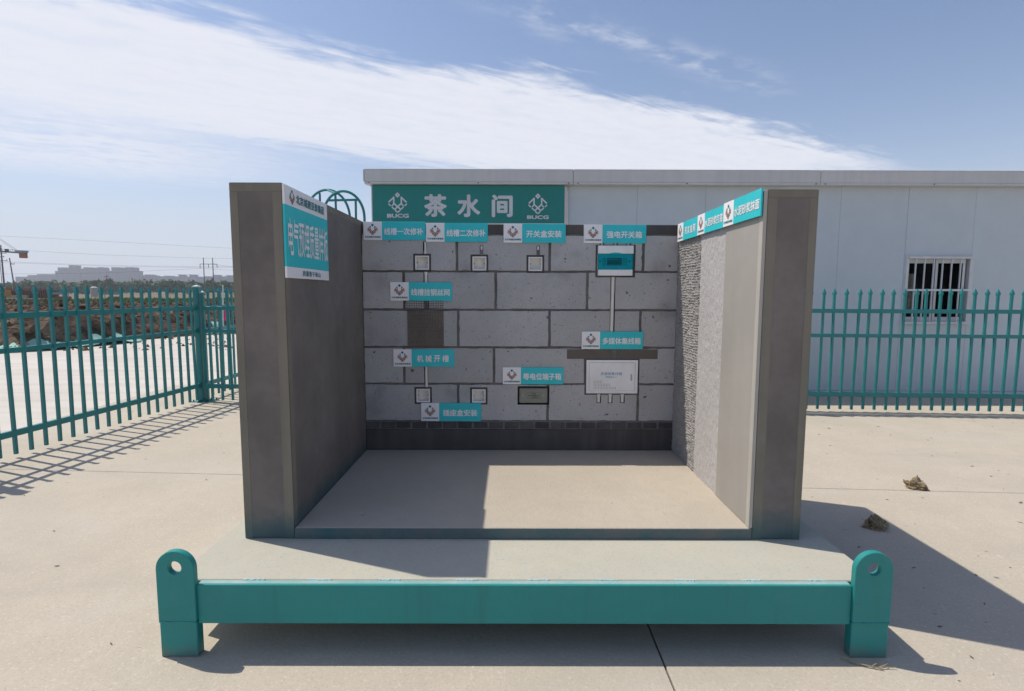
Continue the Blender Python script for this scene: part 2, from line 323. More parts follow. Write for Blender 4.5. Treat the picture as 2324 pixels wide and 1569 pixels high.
_TXT = {}
def text(name, s, w_, h_, cx, cy, z, m, parent, bold=0.02, extrude=0.0):
    """flat lettering fitted to a w x h box, in the parent's own axes"""
    key = s
    if key not in _TXT:
        c = bpy.data.curves.new('lettering', 'FONT'); c.body = s; c.size = 1; c.resolution_u = 3
        t = bpy.data.objects.new('lettering', c); COL.objects.link(t)
        dg = bpy.context.evaluated_depsgraph_get(); dg.update()
        me = bpy.data.meshes.new_from_object(t.evaluated_get(dg)); bpy.data.objects.remove(t)
        _TXT[key] = ([tuple(v.co) for v in me.vertices], [tuple(p.vertices) for p in me.polygons]); bpy.data.meshes.remove(me)
    vs, fs = _TXT[key]
    x0, x1 = min(v[0] for v in vs), max(v[0] for v in vs); y0, y1 = min(v[1] for v in vs), max(v[1] for v in vs)
    vv, ff = [], []
    sh = [(0, 0)]+([(bold*.5*math.cos(a*math.pi/4), bold*.5*math.sin(a*math.pi/4)) for a in range(8)] if bold > .005 else [])
    for i, (dx, dy) in enumerate(sh):
        k0 = len(vv)
        vv += [(cx+((v[0]+dx-x0+bold*.5)/(x1-x0+bold)-.5)*w_, cy+((v[1]+dy-y0+bold*.5)/(y1-y0+bold)-.5)*h_, z+i*2.5e-5) for v in vs]
        ff += [tuple(q+k0 for q in f) for f in fs]
    me = bpy.data.meshes.new(name); me.from_pydata(vv, [], ff); me.materials.append(m)
    return link(name, me, parent)

SEGS = [((325, 562), (434, 460), 30), ((432, 447), (432, 590), 30), ((428, 578), (577, 712), 30), ((432, 590), (388, 640), 26),
        ((320, 591), (366, 636), 26), ((388, 655), (440, 703), 26), ((457, 722), (508, 768), 26)]
def emblem(cx, cy, h, z, parent, colour=True, m=None):
    """diamond emblem: a square head over two folded wings of small lozenges"""
    k = h/410.0
    T = lambda x, y: (cx+(x-510)*k, cy-(y-565)*k)
    b = MB(); mats = [m_ink, m_orange, m_blue, m_black] if colour else [m, m, m, m_banner]
    segs = SEGS if not colour else [((a[0], a[1]), (c[0], c[1]), t*.72) for a, c, t in SEGS]
    def quad(p, q, t, zz, mi):
        d = Vector((q[0]-p[0], q[1]-p[1])).normalized(); n = Vector((-d.y, d.x))*t/2
        pts = [(p[0]+n.x, p[1]+n.y), (q[0]+n.x, q[1]+n.y), (q[0]-n.x, q[1]-n.y), (p[0]-n.x, p[1]-n.y)]
        b.add([(*T(*r), zz) for r in pts], [(0, 1, 2, 3)], mi)
    i = 0
    for p, q, t in segs:
        for sgn in (1, -1):
            i += 1
            quad((510+sgn*(p[0]-510), p[1]), (510+sgn*(q[0]-510), q[1]), t, z+i*2e-6, 0)
    dm = lambda x, y, r, zz, mi, sx=1: b.add([(*T(x-r*sx, y), zz), (*T(x, y-r), zz), (*T(x+r*sx, y), zz), (*T(x, y+r), zz)], [(0, 1, 2, 3)], mi)
    dm(510, 415, 57, z+5e-5, 2); dm(510, 415, 14, z+1e-4, 3)
    if colour:
        dm(510, 415, 40, z+7e-5, 0)
        for x, y, r in ((385, 578, 42), (440, 652, 34), (510, 712, 36)):
            for sg in (1, -1):
                if x == 510 and sg < 0: continue
                b.add([(*T(510+sg*(x-510)+r*math.cos(a*math.pi/4)*(.92), y+r*math.sin(a*math.pi/4)), z+1.5e-4+ (1e-6 if sg > 0 else 0)) for a in range(8)], [tuple(range(8))], 1)
    me = b.mesh('emblem', mats, fix=False)
    return link('emblem', me, parent)

# ------------------------------------------------------------------ ground
def sheet(name, x0, x1, y0, y1, z, m, parent=None):
    b = MB(); b.add([(x0, y0, z), (x1, y0, z), (x1, y1, z), (x0, y1, z)], [(0, 1, 2, 3)]); return part(name, b, m, parent)
tag(sheet('ground', -3600, 3600, -3600, 3600, -0.16, m_earth), kind='structure')
yard = tag(sheet('yard', -4.95, 14.0, -27.0, 5.6, -0.02, m_gap), kind='structure')
def slab(pts, gap, m=m_yard, z=0.0, parent=yard):
    c = Vector((sum(p[0] for p in pts)/4, sum(p[1] for p in pts)/4)); vs = []
    for p in pts: vs.append((p[0]-math.copysign(gap/2, p[0]-c.x), p[1]-math.copysign(gap/2, p[1]-c.y)))
    b = MB(); n = len(vs)
    b.add([(x, y, z) for x, y in vs]+[(x, y, -0.10) for x, y in vs], [(0, 1, 2, 3)]+[(i, i+n, (i+1) % n+n, (i+1) % n) for i in range(n)])
    return part('slab', b, m, parent, bevel=0.003)
ln = lambda x, k: 1.5-0.062*x+k
xs = [-4.93, 0.507, 5.9, 13.9]; rows = [-8.9, None, None]
for i in range(3):
    a, b_ = xs[i], xs[i+1]
    slab([(a, -3.6), (b_, -3.6), (b_, ln(b_, 0)), (a, ln(a, 0))], 0.007)
    slab([(a, ln(a, 0)), (b_, ln(b_, 0)), (b_, 5.5), (a, 5.5)], 0.007)
    for y0, y1 in ((-8.9, -3.6), (-14.2, -8.9), (-19.5, -14.2), (-26.9, -19.5)): slab([(a, y0), (b_, y0), (b_, y1), (a, y1)], 0.007)
b = MB(); b.add([(-42, -27, -.006), (-4.945, -27, -.006), (-4.945, 5.51, -.006), (-42, 5.51, -.006), (-1.9, 5.51, -.006), (-1.9, 19, -.006), (-42, 19, -.006)], [(0, 1, 2, 3), (3, 2, 4, 5, 6)])
apron = tag(part('apron', b, m_apron), kind='structure')

# earth mounds beyond the apron
def fbm(x, y, s, o=5): return noise.fractal(Vector((x*s, y*s, 3.1)), 1.0, 2.0, o)
def base_y(x): return 9.7 + max(0.0, x+11.6)*2.6 if x > -11.6 else 9.7-0.25*(x+11.6)*-1*0.3
def mound_h(x, y):
    d = (y-(9.75+max(0, min(1, (x+11.4)/2.0))*6.2))
    edge = max(0.0, min(1.0, d/2.6)); back = max(0.0, min(1.0, (34-y)/6.0)); right = max(0, min(1, (-4.6-x)/2.0))
    h = (1-(1-edge)**2)*back*right
    z = h*(0.60+0.30*fbm(x, y, .33, 3)+0.26*noise.noise(Vector((x*1.0, y*1.3, 8)))+0.42*abs(noise.noise(Vector((x*1.7, y*2.3, 0))))+.17*fbm(x, y, 3.3, 3)) + 0.10*h
    return min(z, 0.92+.12*fbm(x, y, 2.2, 3)-0.012*max(0, y-12))-0.07*(1-edge)
mb = MB(); NX, NY = 190, 190; X0, X1, Y0, Y1 = -34.0, -4.6, 9.3, 35.0
for j in range(NY+1):
    for i in range(NX+1):
        x = X0+(X1-X0)*i/NX; y = Y0+(Y1-Y0)*(j/NY)**1.5; mb.v.append((x, y, mound_h(x, y)))
for j in range(NY):
    for i in range(NX): mb.f.append((j*(NX+1)+i, j*(NX+1)+i+1, (j+1)*(NX+1)+i+1, (j+1)*(NX+1)+i)); mb.mi.append(0)
tag(part('earth_mounds', mb, m_soil), kind='structure')
# clods lying on the mounds and at their foot
mb = MB(); R = random.Random(3)
for k in range(4200):
    x = R.uniform(-24, -6); y = R.uniform(10.0, 26); r = R.uniform(.03, .13)*(1 if R.random() < .85 else 2.0); z = mound_h(x, y)
    if z < 0.02:
        z = 0; r *= .45
        if R.random() < .6: continue
    vs = []
    for (a, b_, c) in ((1, 0, 0), (-1, 0, 0), (0, 1, 0), (0, -1, 0), (0, 0, .8), (0, 0, -.5)):
        q = R.uniform(.6, 1.3); vs.append((x+a*r*q, y+b_*r*q, z+c*r*q+R.uniform(-.2, .2)*r))
    mb.add(vs, [(0, 2, 4), (2, 1, 4), (1, 3, 4), (3, 0, 4), (2, 0, 5), (1, 2, 5), (3, 1, 5), (0, 3, 5)])
tag(part('soil_clods', mb, m_soil), kind='stuff')
# green dust nets at the foot of the mounds
def net(pts, wdt, label, seed):
    R = random.Random(seed); mb = MB(); n = 70; m_ = 7
    for i in range(n+1):
        t = i/n*(len(pts)-1); k = min(int(t), len(pts)-2); f = t-k
        p = Vector(pts[k]).lerp(Vector(pts[k+1]), f); d = (Vector(pts[k+1])-Vector(pts[k])).normalized(); q = Vector((-d.y, d.x))
        for j in range(m_+1):
            o = (j/m_-.5)*wdt*(0.75+.5*noise.noise(Vector((i*.13, seed, 0)))); x, y = p.x+q.x*o, p.y+q.y*o
            z = max(mound_h(x, y)*.6+.02, 0.012)+0.20*abs(noise.noise(Vector((x*1.9, y*1.9, seed))))+.06*abs(noise.noise(Vector((x*7, y*7, seed))))*(1 if 0 < j < m_ else .2)
            mb.v.append((x, y, z))
    for i in range(n):
        for j in range(m_): mb.f.append((i*(m_+1)+j, (i+1)*(m_+1)+j, (i+1)*(m_+1)+j+1, i*(m_+1)+j+1)); mb.mi.append(0)
    o = part('dust_net', mb, m_net, smooth=True); md = o.modifiers.new('thickness', 'SOLIDIFY'); md.thickness = 0.004
    return tag(o, label, 'dust net', 'green dust nets along the soil')
net([(-17, 9.75), (-12.4, 9.65), (-11.3, 9.75), (-10.75, 11.2), (-10.45, 12.5)], 1.15, 'long crumpled green dust net along the foot of the soil mound', 4)
net([(-10.2, 14.9), (-9.6, 15.4), (-8.9, 15.7), (-7.2, 15.8)], 1.2, 'short green dust net near the far corner of the pale apron', 9)
# grass beyond the mounds
mb = MB(); R = random.Random(5)
for (cx_, cy_, rx, ry, n) in ((-62, 66, 13, 12, 2600), (-46, 62, 11, 9, 3000), (-52, 88, 16, 14, 2500), (-34, 62, 8, 10, 2200), (-40, 84, 12, 16, 1800)):
    for k in range(n):
        a = R.uniform(0, 6.283); q = math.sqrt(R.random()); x, y = cx_+rx*q*math.cos(a), cy_+ry*q*math.sin(a)
        if fbm(x, y, .11, 3) < -.12: continue
        h = R.uniform(.15, .5); wv = R.uniform(.12, .3); a = R.uniform(0, 6.283); lx, ly = R.uniform(-.15, .15), R.uniform(-.15, .15)
        mb.add([(x-wv*math.cos(a), y-wv*math.sin(a), -.16), (x+wv*math.cos(a), y+wv*math.sin(a), -.16), (x+lx, y+ly, h)], [(0, 1, 2)])
tag(part('grass', mb, m_grass, fix=False), kind='stuff')

# ------------------------------------------------------------------ far wood and single trees in front of it
mb = MB(); R = random.Random(11)
def crown(mb, x, y, z0, h, r, n, mi, leaf):
    lobes = [(x+R.gauss(0, r*.45), y+R.gauss(0, r*.45), z0+h*R.uniform(.3, .8), r*R.uniform(.4, .7)) for _ in range(7)]
    for k in range(n):
        lx, ly, lz, lr = R.choice(lobes); d = Vector((R.gauss(0, 1), R.gauss(0, 1), R.gauss(0, .8))).normalized()*lr*R.uniform(.5, 1.05)
        p = Vector((lx, ly, lz))+d; s = leaf*R.uniform(.6, 1.4)
        a = Vector((R.gauss(0, 1), R.gauss(0, 1), R.gauss(0, 1))).normalized(); b_ = a.cross(d).normalized()*s; a = a*s
        mb.add([p-a-b_*.3, p+b_, p+a-b_*.3], [(0, 1, 2)], mi)
for k in range(330):
    u = R.random(); x = -345+275*u; y = 330+R.uniform(-28, 60)
    gap = -286 < x*330/y < -258
    h = R.uniform(6.5, 9.3)*(0.55 if gap and R.random() < .75 else 1)
    if x*330/y < -290: h *= .86
    crown(mb, x, y, 0, h, R.uniform(2.4, 4.2), 120, R.choice((0, 0, 1)), 1.1)
tag(part('far_wood', mb, [m_leaf, m_leaf2], fix=False), kind='stuff')

# ------------------------------------------------------------------ apartment blocks far behind
def block_of_flats(label, x0, x1, y, top, crowns, depth=26, bays=None, roofs=()):
    t = thing('apartment_block', label, 'building', ((x0+x1)/2, y, 0), 'apartment blocks on the skyline')
    b = MB(); b.box(x0, x1, y, y+depth, -.16, top)
    part('wall', b, m_tower, t)
    for (a, c, z) in crowns:
        r = MB(); r.box(a, c, y+1, y+depth-2, top, z); part('roof', r, m_tower, t)
    for (a, c, z) in roofs:
        r = MB(); r.box(a+2, c-2, y+2, y+depth-4, top, z-1.2); rf = part('roof', r, m_tower, t)
        r = MB(); r.box(a, c, y+1, y+depth-3, z-1.2, z-.4); part('roof_cap', r, m_tower, rf)
    n = bays or max(4, int((x1-x0)/7)); R2 = random.Random(int(x0))
    for k in range(n):
        xc = x0+(x1-x0)*(k+.5)/n; wd = (x1-x0)/n*.22
        bb = MB(); bb.box(xc-wd, xc+wd, y-.9, y-.003, 1, top-2.5)
        bay = part('balcony_bay', bb, m_tower, t)
        ww = MB(); z = 3.0
        while z < top-4:
            ww.box(xc-wd*.8, xc+wd*.8, y-.95, y-.903, z, z+1.5); z += 3.0
        tag(part('window', ww, m_towerd, bay), kind='stuff')
    return t
Y = 1300
block_of_flats('hazy stepped apartment tower with one tall lift shaft above its roof', -1089, -1030, Y, 50, [(-1083, -1068, 58.5), (-1056.4, -1044.6, 64), (-1042, -1034, 56)])
block_of_flats('hazy twin crowned apartment tower between two other towers', -1027.5, -968, Y, 50.5, [(-1022, -1008, 59), (-1006, -990, 55.5), (-990, -976, 59.2)])
block_of_flats('hazy apartment tower with a sheer right edge, next to low blocks', -959.8, -896.6, Y, 51, [(-955, -938, 59.3), (-922, -904, 59.4)])
block_of_flats('long low hazy slab block stepping down behind the leaning pole', -1212, -1092, Y+30, 37, [(-1183, -1160, 41), (-1160, -1092, 43.5)], bays=14)
block_of_flats('small hazy block against the right side of the last tall tower', -894, -868, Y+20, 41, [(-890, -876, 43)])
block_of_flats('low hazy block with a flat roof, middle of the low row', -866, -826, Y+30, 39, [(-850, -836, 40.5)])
block_of_flats('low hazy block with two roof pavilions left of the twin poles', -824, -761, Y+20, 38.5, [], roofs=[(-810, -797, 43.6), (-784, -770, 43.8)])
block_of_flats('small hazy block with one roof pavilion behind the twin poles', -746.5, -705, Y+20, 39, [], roofs=[(-727, -712, 43)])
block_of_flats('low hazy block right of the twin poles beside the bay wall', -698, -640, Y+20, 39.3, [], roofs=[(-694, -682, 42.2), (-672, -660, 42.5)])

# ------------------------------------------------------------------ building site between the mounds and the wood
t = thing('rebar_formwork', 'long low red brown formwork wall at the site edge', 'formwork', (-112, 118, -.16))
b = MB(); b.box(-135, -101, 118, 119, -.16, 1.55); part('wall', b, m_redd, t)
b = MB()
for z in (1.72, 2.0): b.tube([(-135, 117.6, z), (-101, 117.6, z)], .07, 5)
part('rail', b, m_red, t)
b = MB(); R = random.Random(2)
for k in range(70):
    x = -135+34*k/70; b.box(x, x+.08, 117.55, 117.65, -.16, 2.1+R.uniform(-.3, .35))
tag(part('upright', b, m_red, t), kind='stuff')
b = MB(); b.box(-110.5, -106.0, 116.5, 117, -.16, .55)
tag(part('low_wall', b, m_beige), 'low beige wall piece in front of the red formwork', 'wall')
t = thing('tower_crane', 'tower crane counter jib with orange ballast at the left edge', 'crane', (-189.4, 200, -.16))
b = MB()
for sx in (-1, 1):
    for sy in (-1, 1): b.tube([(-190.6+sx*.7, 200+sy*.7, -.16), (-190.6+sx*.7, 200+sy*.7, 19.5)], .09, 5)
for k in range(16):
    z = k*1.2
    for sx in (-1, 1): b.tube([(-190.6+sx*.7, 199.3, z), (-190.6-sx*.7, 199.3, z+1.2)], .05, 4)
part('mast', b, m_crane, t)
b = MB(); b.tube([(-191, 200, 16.2), (-179, 200, 15.35)], .28, 4); b.tube([(-191, 200, 17.0), (-183, 200, 16.5)], .06, 4)
for k in range(9): b.tube([(-190.5+k*.9, 200, 16.1), (-190.5+k*.9, 200, 16.95)], .05, 4)
b.box(-190.2, -189.1, 199.5, 200.5, 16.2, 17.4); b.box(-186.8, -185.9, 199.6, 200.4, 16.1, 16.9)
part('counter_jib', b, m_crane, t)
b = MB(); b.box(-183.0, -178.9, 199.4, 200.6, 15.55, 16.35); part('winch_platform', b, m_craneb, t)
b = MB(); b.box(-181.3, -179.5, 199.2, 200.8, 13.6, 15.5); part('ballast', b, m_craneo, t)
b = MB()
for dz in (0, .5): b.tube([(-191, 200, 22.0+dz), (-183.3+dz*2, 200, 16.4)], .05, 4)
part('tie_bar', b, m_crane, t)
def pole(label, x, y, h, r, tilt=0.0, arms=()):
    t = thing('utility_pole', label, 'utility pole', (x, y, -.16), 'poles carrying the wires over the site')
    b = MB(); b.tube([(x, y, -.16), (x+tilt, y, h)], r*1.25, 8, r2=r*.8); part('shaft', b, m_pole, t)
    for (z, w_) in arms:
        b = MB(); b.box(x-w_, x+w_, y-.08, y+.08, z-.07, z+.07)
        for s_ in (-.9, .9): b.tube([(x+s_*w_, y, z+.07), (x+s_*w_, y, z+.35)], .07, 6)
        part('crossarm', b, m_wire, t)
pole('leaning utility pole in front of the long low slab block', -148.0, 160, 11.2, .16, -.9, [(9.4, .4)])
pole('lone utility pole in front of the gap between two towers', -187.5, 250, 8.9, .18, 0, [(8.2, .9)])
pole('crossarmed utility pole cut by the left edge of view', -151.2, 160, 15.0, .2, 0, [(12.6, 1.5), (10.4, 1.6), (11.5, .7)])
t = thing('twin_pole', 'twin pole pylon joined by a crossbar near the bay wall', 'pylon', (-131.8, 235, -.16))
for x in (-133.8, -129.8):
    b = MB(); b.tube([(x, 235, -.16), (x+.1, 235, 16.1)], .24, 8, r2=.16); part('shaft', b, m_pole, t)
b = MB(); b.box(-135.3, -127.9, 234.85, 235.15, 13.3, 13.5); b.box(-135.35, -135.2, 234.9, 235.1, 11.6, 13.3); b.box(-128.0, -127.85, 234.9, 235.1, 11.8, 13.3); b.box(-131.7, -131.55, 234.9, 235.1, 11.9, 13.3)
part('crossbar', b, m_wire, t)
t = thing('overhead_line', 'thin overhead wires strung across the sky to the twin pole', 'power line', (-190, 235, 9))
for pts in ([(-260, 14.9), (-222, 14.2), (-177.3, 12.75), (-135.2, 12.2), (-90, 12.9)], [(-260, 14.5), (-222, 13.8), (-177, 12.4), (-135.2, 11.8), (-90, 12.4)],
            [(-260, 21.4), (-221.5, 19.5), (-177, 17.2), (-133.7, 15.9), (-90, 15.6)], [(-260, 8.7), (-222.4, 8.9), (-186.5, 9.2), (-168.5, 9.8), (-135.2, 11.5), (-90, 9.0)],
            [(-260, 27), (-188, 23.6), (-121.3, 20.2), (-80, 19.0)], [(-129.8, 13.3), (-110, 10.8), (-90, 9.5)]):
    b = MB(); b.tube([(x, 235, z) for x, z in pts], .032, 4); part('wire', b, m_wire, t)
def shed(label, x0, x1, y):
    t = thing('site_shed', label, 'shed', ((x0+x1)/2, y, -.16), 'blue roofed site sheds')
    b = MB(); b.box(x0-.3, x1+.3, y-.3, y+2.4, 1.10, 1.25); b.box(x0-.1, x1+.1, y-.2, y-.1, .78, 1.10); part('roof', b, m_shed, t)
    for x in (x0, x1-.1):
        b = MB(); b.box(x, x+.1, y, y+.1, -.16, 1.1); part('post', b, m_shed, t)
    b = MB(); b.box(x0+.2, x1-.9, y+.6, y+1.8, -.16, .42); part('stacked_blocks', b, m_brickr, t)
shed('blue roofed site shed with orange stack, left of the cream tank', -85.9, -82.6, 99)
shed('blue roofed site shed with orange stack, right of the cream tank', -75.9, -73.0, 99)
t = thing('storage_tank', 'cream cylindrical storage tank standing before the far wood', 'tank', (-90, 115, -.16))
b = MB(); b.tube([(-90, 115, .25), (-90, 115, 2.2)], .7, 20); b.tube([(-90, 115, 2.2), (-90, 115, 2.42)], .7, 20, r2=.25); part('body', b, m_tank, t)
for a in range(3):
    x, y = -90+.55*math.cos(a*2.1), 115+.55*math.sin(a*2.1); b = MB(); b.box(x-.06, x+.06, y-.06, y+.06, -.16, .3); part('leg', b, m_tank, t)
t = thing('site_machine', 'yellow site machine half hidden at the left edge', 'machine', (-100.5, 104, -.16))
b = MB(); b.box(-102.3, -99.6, 104, 106, .35, 1.5); b.box(-101.6, -100.4, 104.2, 105.8, 1.5, 2.1); part('body', b, m_yellow, t, bevel=.08)
b = MB()
for x in (-101.9, -100.1): b.tube([(x, 103.9, .2), (x, 104.3, .2)], .36, 12)
part('wheel', b, m_black, t)
t = thing('marker_stick', 'thin white marker stick with pink ribbon beyond the fence corner', 'marker', (-5.55, 8, 0))
b = MB(); b.tube([(-5.56, 8, -.012), (-5.5, 8, 1.48)], .012, 6); part('stick', b, m_cap, t)
b = MB(); b.box(-5.52, -5.475, 8.012, 8.018, .80, 1.02); part('ribbon', b, m_pink, t)

# ------------------------------------------------------------------ prefab building
YB = 4.90
t = thing('prefab_building', 'white prefab panel building with a flat eave behind the fence', 'building', (4, YB, 0))
edges = [-1.86, -0.25, 0.677, 1.58, 2.472, 3.352, 4.233, 5.115, 5.996, 6.88, 7.76, 8.64, 9.52, 10.4]
WX0, WX1, WZ0, WZ1 = 5.115+.02, 5.996-.0, 0.945, 1.853
for a, c in zip(edges, edges[1:]):
    b = MB()
    if a == 5.115:
        b.box(a+.002, c-.002, YB, YB+.075, .05, WZ0); b.box(a+.002, c-.002, YB, YB+.075, WZ1, 2.74)
        b.box(a+.002, WX0, YB, YB+.075, WZ0, WZ1)
    else: b.box(a+.001, c-.001, YB, YB+.075, .05, 2.74)
    part('wall_panel', b, m_pane, t, bevel=.0015 if a != 5.115 else 0)
b = MB(); b.box(-1.85, 10.4, YB+.02, YB+.06, .05, 2.72); b2 = b
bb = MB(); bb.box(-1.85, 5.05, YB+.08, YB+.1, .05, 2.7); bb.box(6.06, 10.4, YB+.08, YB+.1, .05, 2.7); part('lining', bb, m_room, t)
b = MB(); b.box(-1.86, 10.4, YB-.012, YB+.09, 0, .046); part('base_channel', b, m_fascia, t)
b = MB(); b.box(-1.86, -1.79, YB+.08, YB+4.6, .05, 2.74); b.box(10.33, 10.4, YB+.08, YB+4.6, .05, 2.74); b.box(-1.86, 10.4, YB+4.6, YB+4.67, .05, 2.74); part('end_wall', b, m_pane, t)
b = MB(); b.add([(-1.95, YB-.10, 2.900), (10.5, YB-.10, 2.900), (10.5, YB+2.3, 3.25), (-1.95, YB+2.3, 3.25), (10.5, YB+4.8, 2.9), (-1.95, YB+4.8, 2.9)], [(0, 1, 2, 3), (3, 2, 4, 5), (0, 3, 5), (1, 4, 2), (0, 5, 4, 1)])
part('roof', b, m_fascia, t)
fx = [-1.93, 0.732, 3.888, 7.04, 10.48]
for a, c in zip(fx, fx[1:]):
    b = MB(); b.box(a+.002, c-.002, YB-.118, YB-.10, 2.755, 2.905); b.box(a+.002, c-.002, YB-.118, YB+.3, 2.905, 2.917)
    f_ = part('fascia_panel', b, m_fascia, t, bevel=.004)
    b = MB(); b.box(a+.002, c-.002, YB-.122, YB-.003, 2.728, 2.753); part('drip_lip', b, m_fascia, f_)
    b = MB()
    k = a+.35
    for k in (a+.06, a+1.45, c-.06): b.tube([(k, YB-.128, 2.741), (k, YB-.122, 2.741)], .009, 8)
    part('bolt', b, m_pole, f_)
b = MB(); b.box(-1.945, -1.93, YB-.118, YB+4.8, 2.76, 2.905); part('end_fascia', b, m_fascia, t)
b = MB(); b.box(0.637, 0.660, YB-.07, YB-.002, 2.0, 2.70); part('edge_post', b, m_fascia, t)
# window
wnd = part('window', (lambda b: (b.box(WX0, WX1+.03, YB-.016, YB+.06, WZ1-.045, WZ1), b.box(WX0, WX1+.03, YB-.016, YB+.06, WZ0, WZ0+.04), b.box(WX0, WX0+.04, YB-.016, YB+.06, WZ0+.04, WZ1-.045), b.box(WX1-.02, WX1+.03, YB-.016, YB+.06, WZ0+.04, WZ1-.045), b)[-1])(MB()), m_sash, t, bevel=.003)
def sash(x0, x1, y):
    b = MB(); w_ = .032
    b.box(x0, x1, y, y+.02, WZ1-.10, WZ1-.046); b.box(x0, x1, y, y+.02, WZ0+.041, WZ0+.10); b.box(x0, x0+w_, y, y+.02, WZ0+.1, WZ1-.1); b.box(x1-w_, x1, y, y+.02, WZ0+.1, WZ1-.1)
    part('sash', b, m_sash, wnd, bevel=.002)
    b = MB(); b.box(x0+w_, x1-w_, y+.008, y+.012, WZ0+.1, WZ1-.1); part('pane', b, m_glass, wnd)
sash(WX0+.042, 5.58, YB+.035); sash(5.545, WX1-.06, YB+.01)
b = MB()
for k in range(6): x = WX0+.115+k*.118; b.box(x-.0065, x+.0065, YB-.034, YB-.018, WZ0+.012, WZ1-.02)
for z in (WZ0+.025, 1.40, WZ1-.03): b.box(WX0+.012, WX1+.01, YB-.046, YB-.036, z-.013, z+.013)
part('window_bars', b, m_sash, wnd)
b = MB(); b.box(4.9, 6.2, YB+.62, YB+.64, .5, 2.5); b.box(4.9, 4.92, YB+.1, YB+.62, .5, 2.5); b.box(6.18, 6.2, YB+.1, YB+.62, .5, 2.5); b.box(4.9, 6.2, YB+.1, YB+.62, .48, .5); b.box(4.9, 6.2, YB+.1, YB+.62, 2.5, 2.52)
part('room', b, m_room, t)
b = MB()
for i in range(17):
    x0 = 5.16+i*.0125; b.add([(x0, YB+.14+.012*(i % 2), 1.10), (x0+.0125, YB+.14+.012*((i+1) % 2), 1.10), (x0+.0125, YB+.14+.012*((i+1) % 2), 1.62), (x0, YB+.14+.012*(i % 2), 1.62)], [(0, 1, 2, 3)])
part('reflection_strip', b, m_reflect, t, fix=False)  # added pale strip, stands in for a reflection in the left pane
b = MB(); b.tube([(0.668, YB-.03, .0), (0.668, YB-.03, 2.66)], .0085, 8); tag(part('cable_pipe', b, m_boxw), 'thin white cable pipe in the slot right of the green banner', 'pipe')
# banner over the tea room
BX0, BX1, BZ0, BZ1 = -1.845, 0.628, 2.245, 2.722
bn = thing('tea_room_banner', 'dark green banner with three large white characters and two emblems', 'banner', M=Matrix.Translation((0, YB-.062, 0)) @ Matrix.Rotation(math.pi/2, 4, 'X'))
b = MB(); b.box(BX0, BX1, BZ0, BZ1, -.056, 0); part('panel', b, m_banner, bn, world=False)
b = MB(); b.box(BX0-.014, BX0-.001, BZ0-.02, BZ1, -.056, .004); b.box(BX1+.001, BX1+.009, BZ0-.02, BZ1, -.056, .004); b.box(BX0, BX1, BZ0-.02, BZ0-.001, -.056, .004); part('frame', b, m_fascia, bn, world=False)
u = lambda x: BX0+(x-145)/1435*(BX1-BX0)
v = lambda y: 2.722-(y-160)/277*0.457
for s_, x0, x1, y0, y1 in (('茶', 530, 700, 228, 403), ('水', 778, 950, 230, 403), ('间', 1036, 1193, 230, 403)):
    text('lettering', s_, u(x1)-u(x0), v(y0)-v(y1), u((x0+x1)/2), v((y0+y1)/2), .0015, m_letter, bn, bold=.07)
for xc, y0, y1, ty0, ty1 in ((332, 215, 370, 379, 410), (1381, 220, 376, 388, 417)):
    emblem(u(xc), v((y0+y1)/2), v(y0)-v(y1), .0015, bn, False, m_letter)
    text('lettering', 'BUCG', u(163)-u(0), v(ty0)-v(ty1), u(xc+1), v((ty0+ty1)/2), .0015, m_letter, bn, bold=.09)

# tubular hoops standing behind the bay
hp = thing('hoop_frame', 'teal tubular hoop frame rising behind the left wall of the bay', 'hoop frame', (-1.8, 3.3, 0))
def hoop(xc, y, top, r):
    pts = [(xc-r*1.0, y, 0)]+[(xc-r*math.cos(a), y, top-r*1.25+r*1.25*math.sin(a)) for a in [math.pi*k/22 for k in range(23)]]+[(xc+r, y, 0)]
    b = MB(); b.tube(pts, .013, 8); part('hoop', b, m_fence, hp)
hoop(-1.722, 3.2, 2.345, .205); hoop(-2.02, 3.62, 2.435, .235)
b = MB()
for p, q in (((-2.02, 3.62, 2.435), (-1.79, 3.2, 2.32)), ((-1.87, 3.2, 2.255), (-1.58, 3.2, 2.262)), ((-1.80, 3.2, 2.31), (-1.77, 3.2, 0)), ((-1.60, 3.2, 2.26), (-1.62, 3.2, 0)), ((-2.10, 3.62, 2.40), (-2.08, 3.62, 0))):
    b = MB(); b.tube([p, q], .0115, 8); part('tie_bar', b, m_fence, hp)

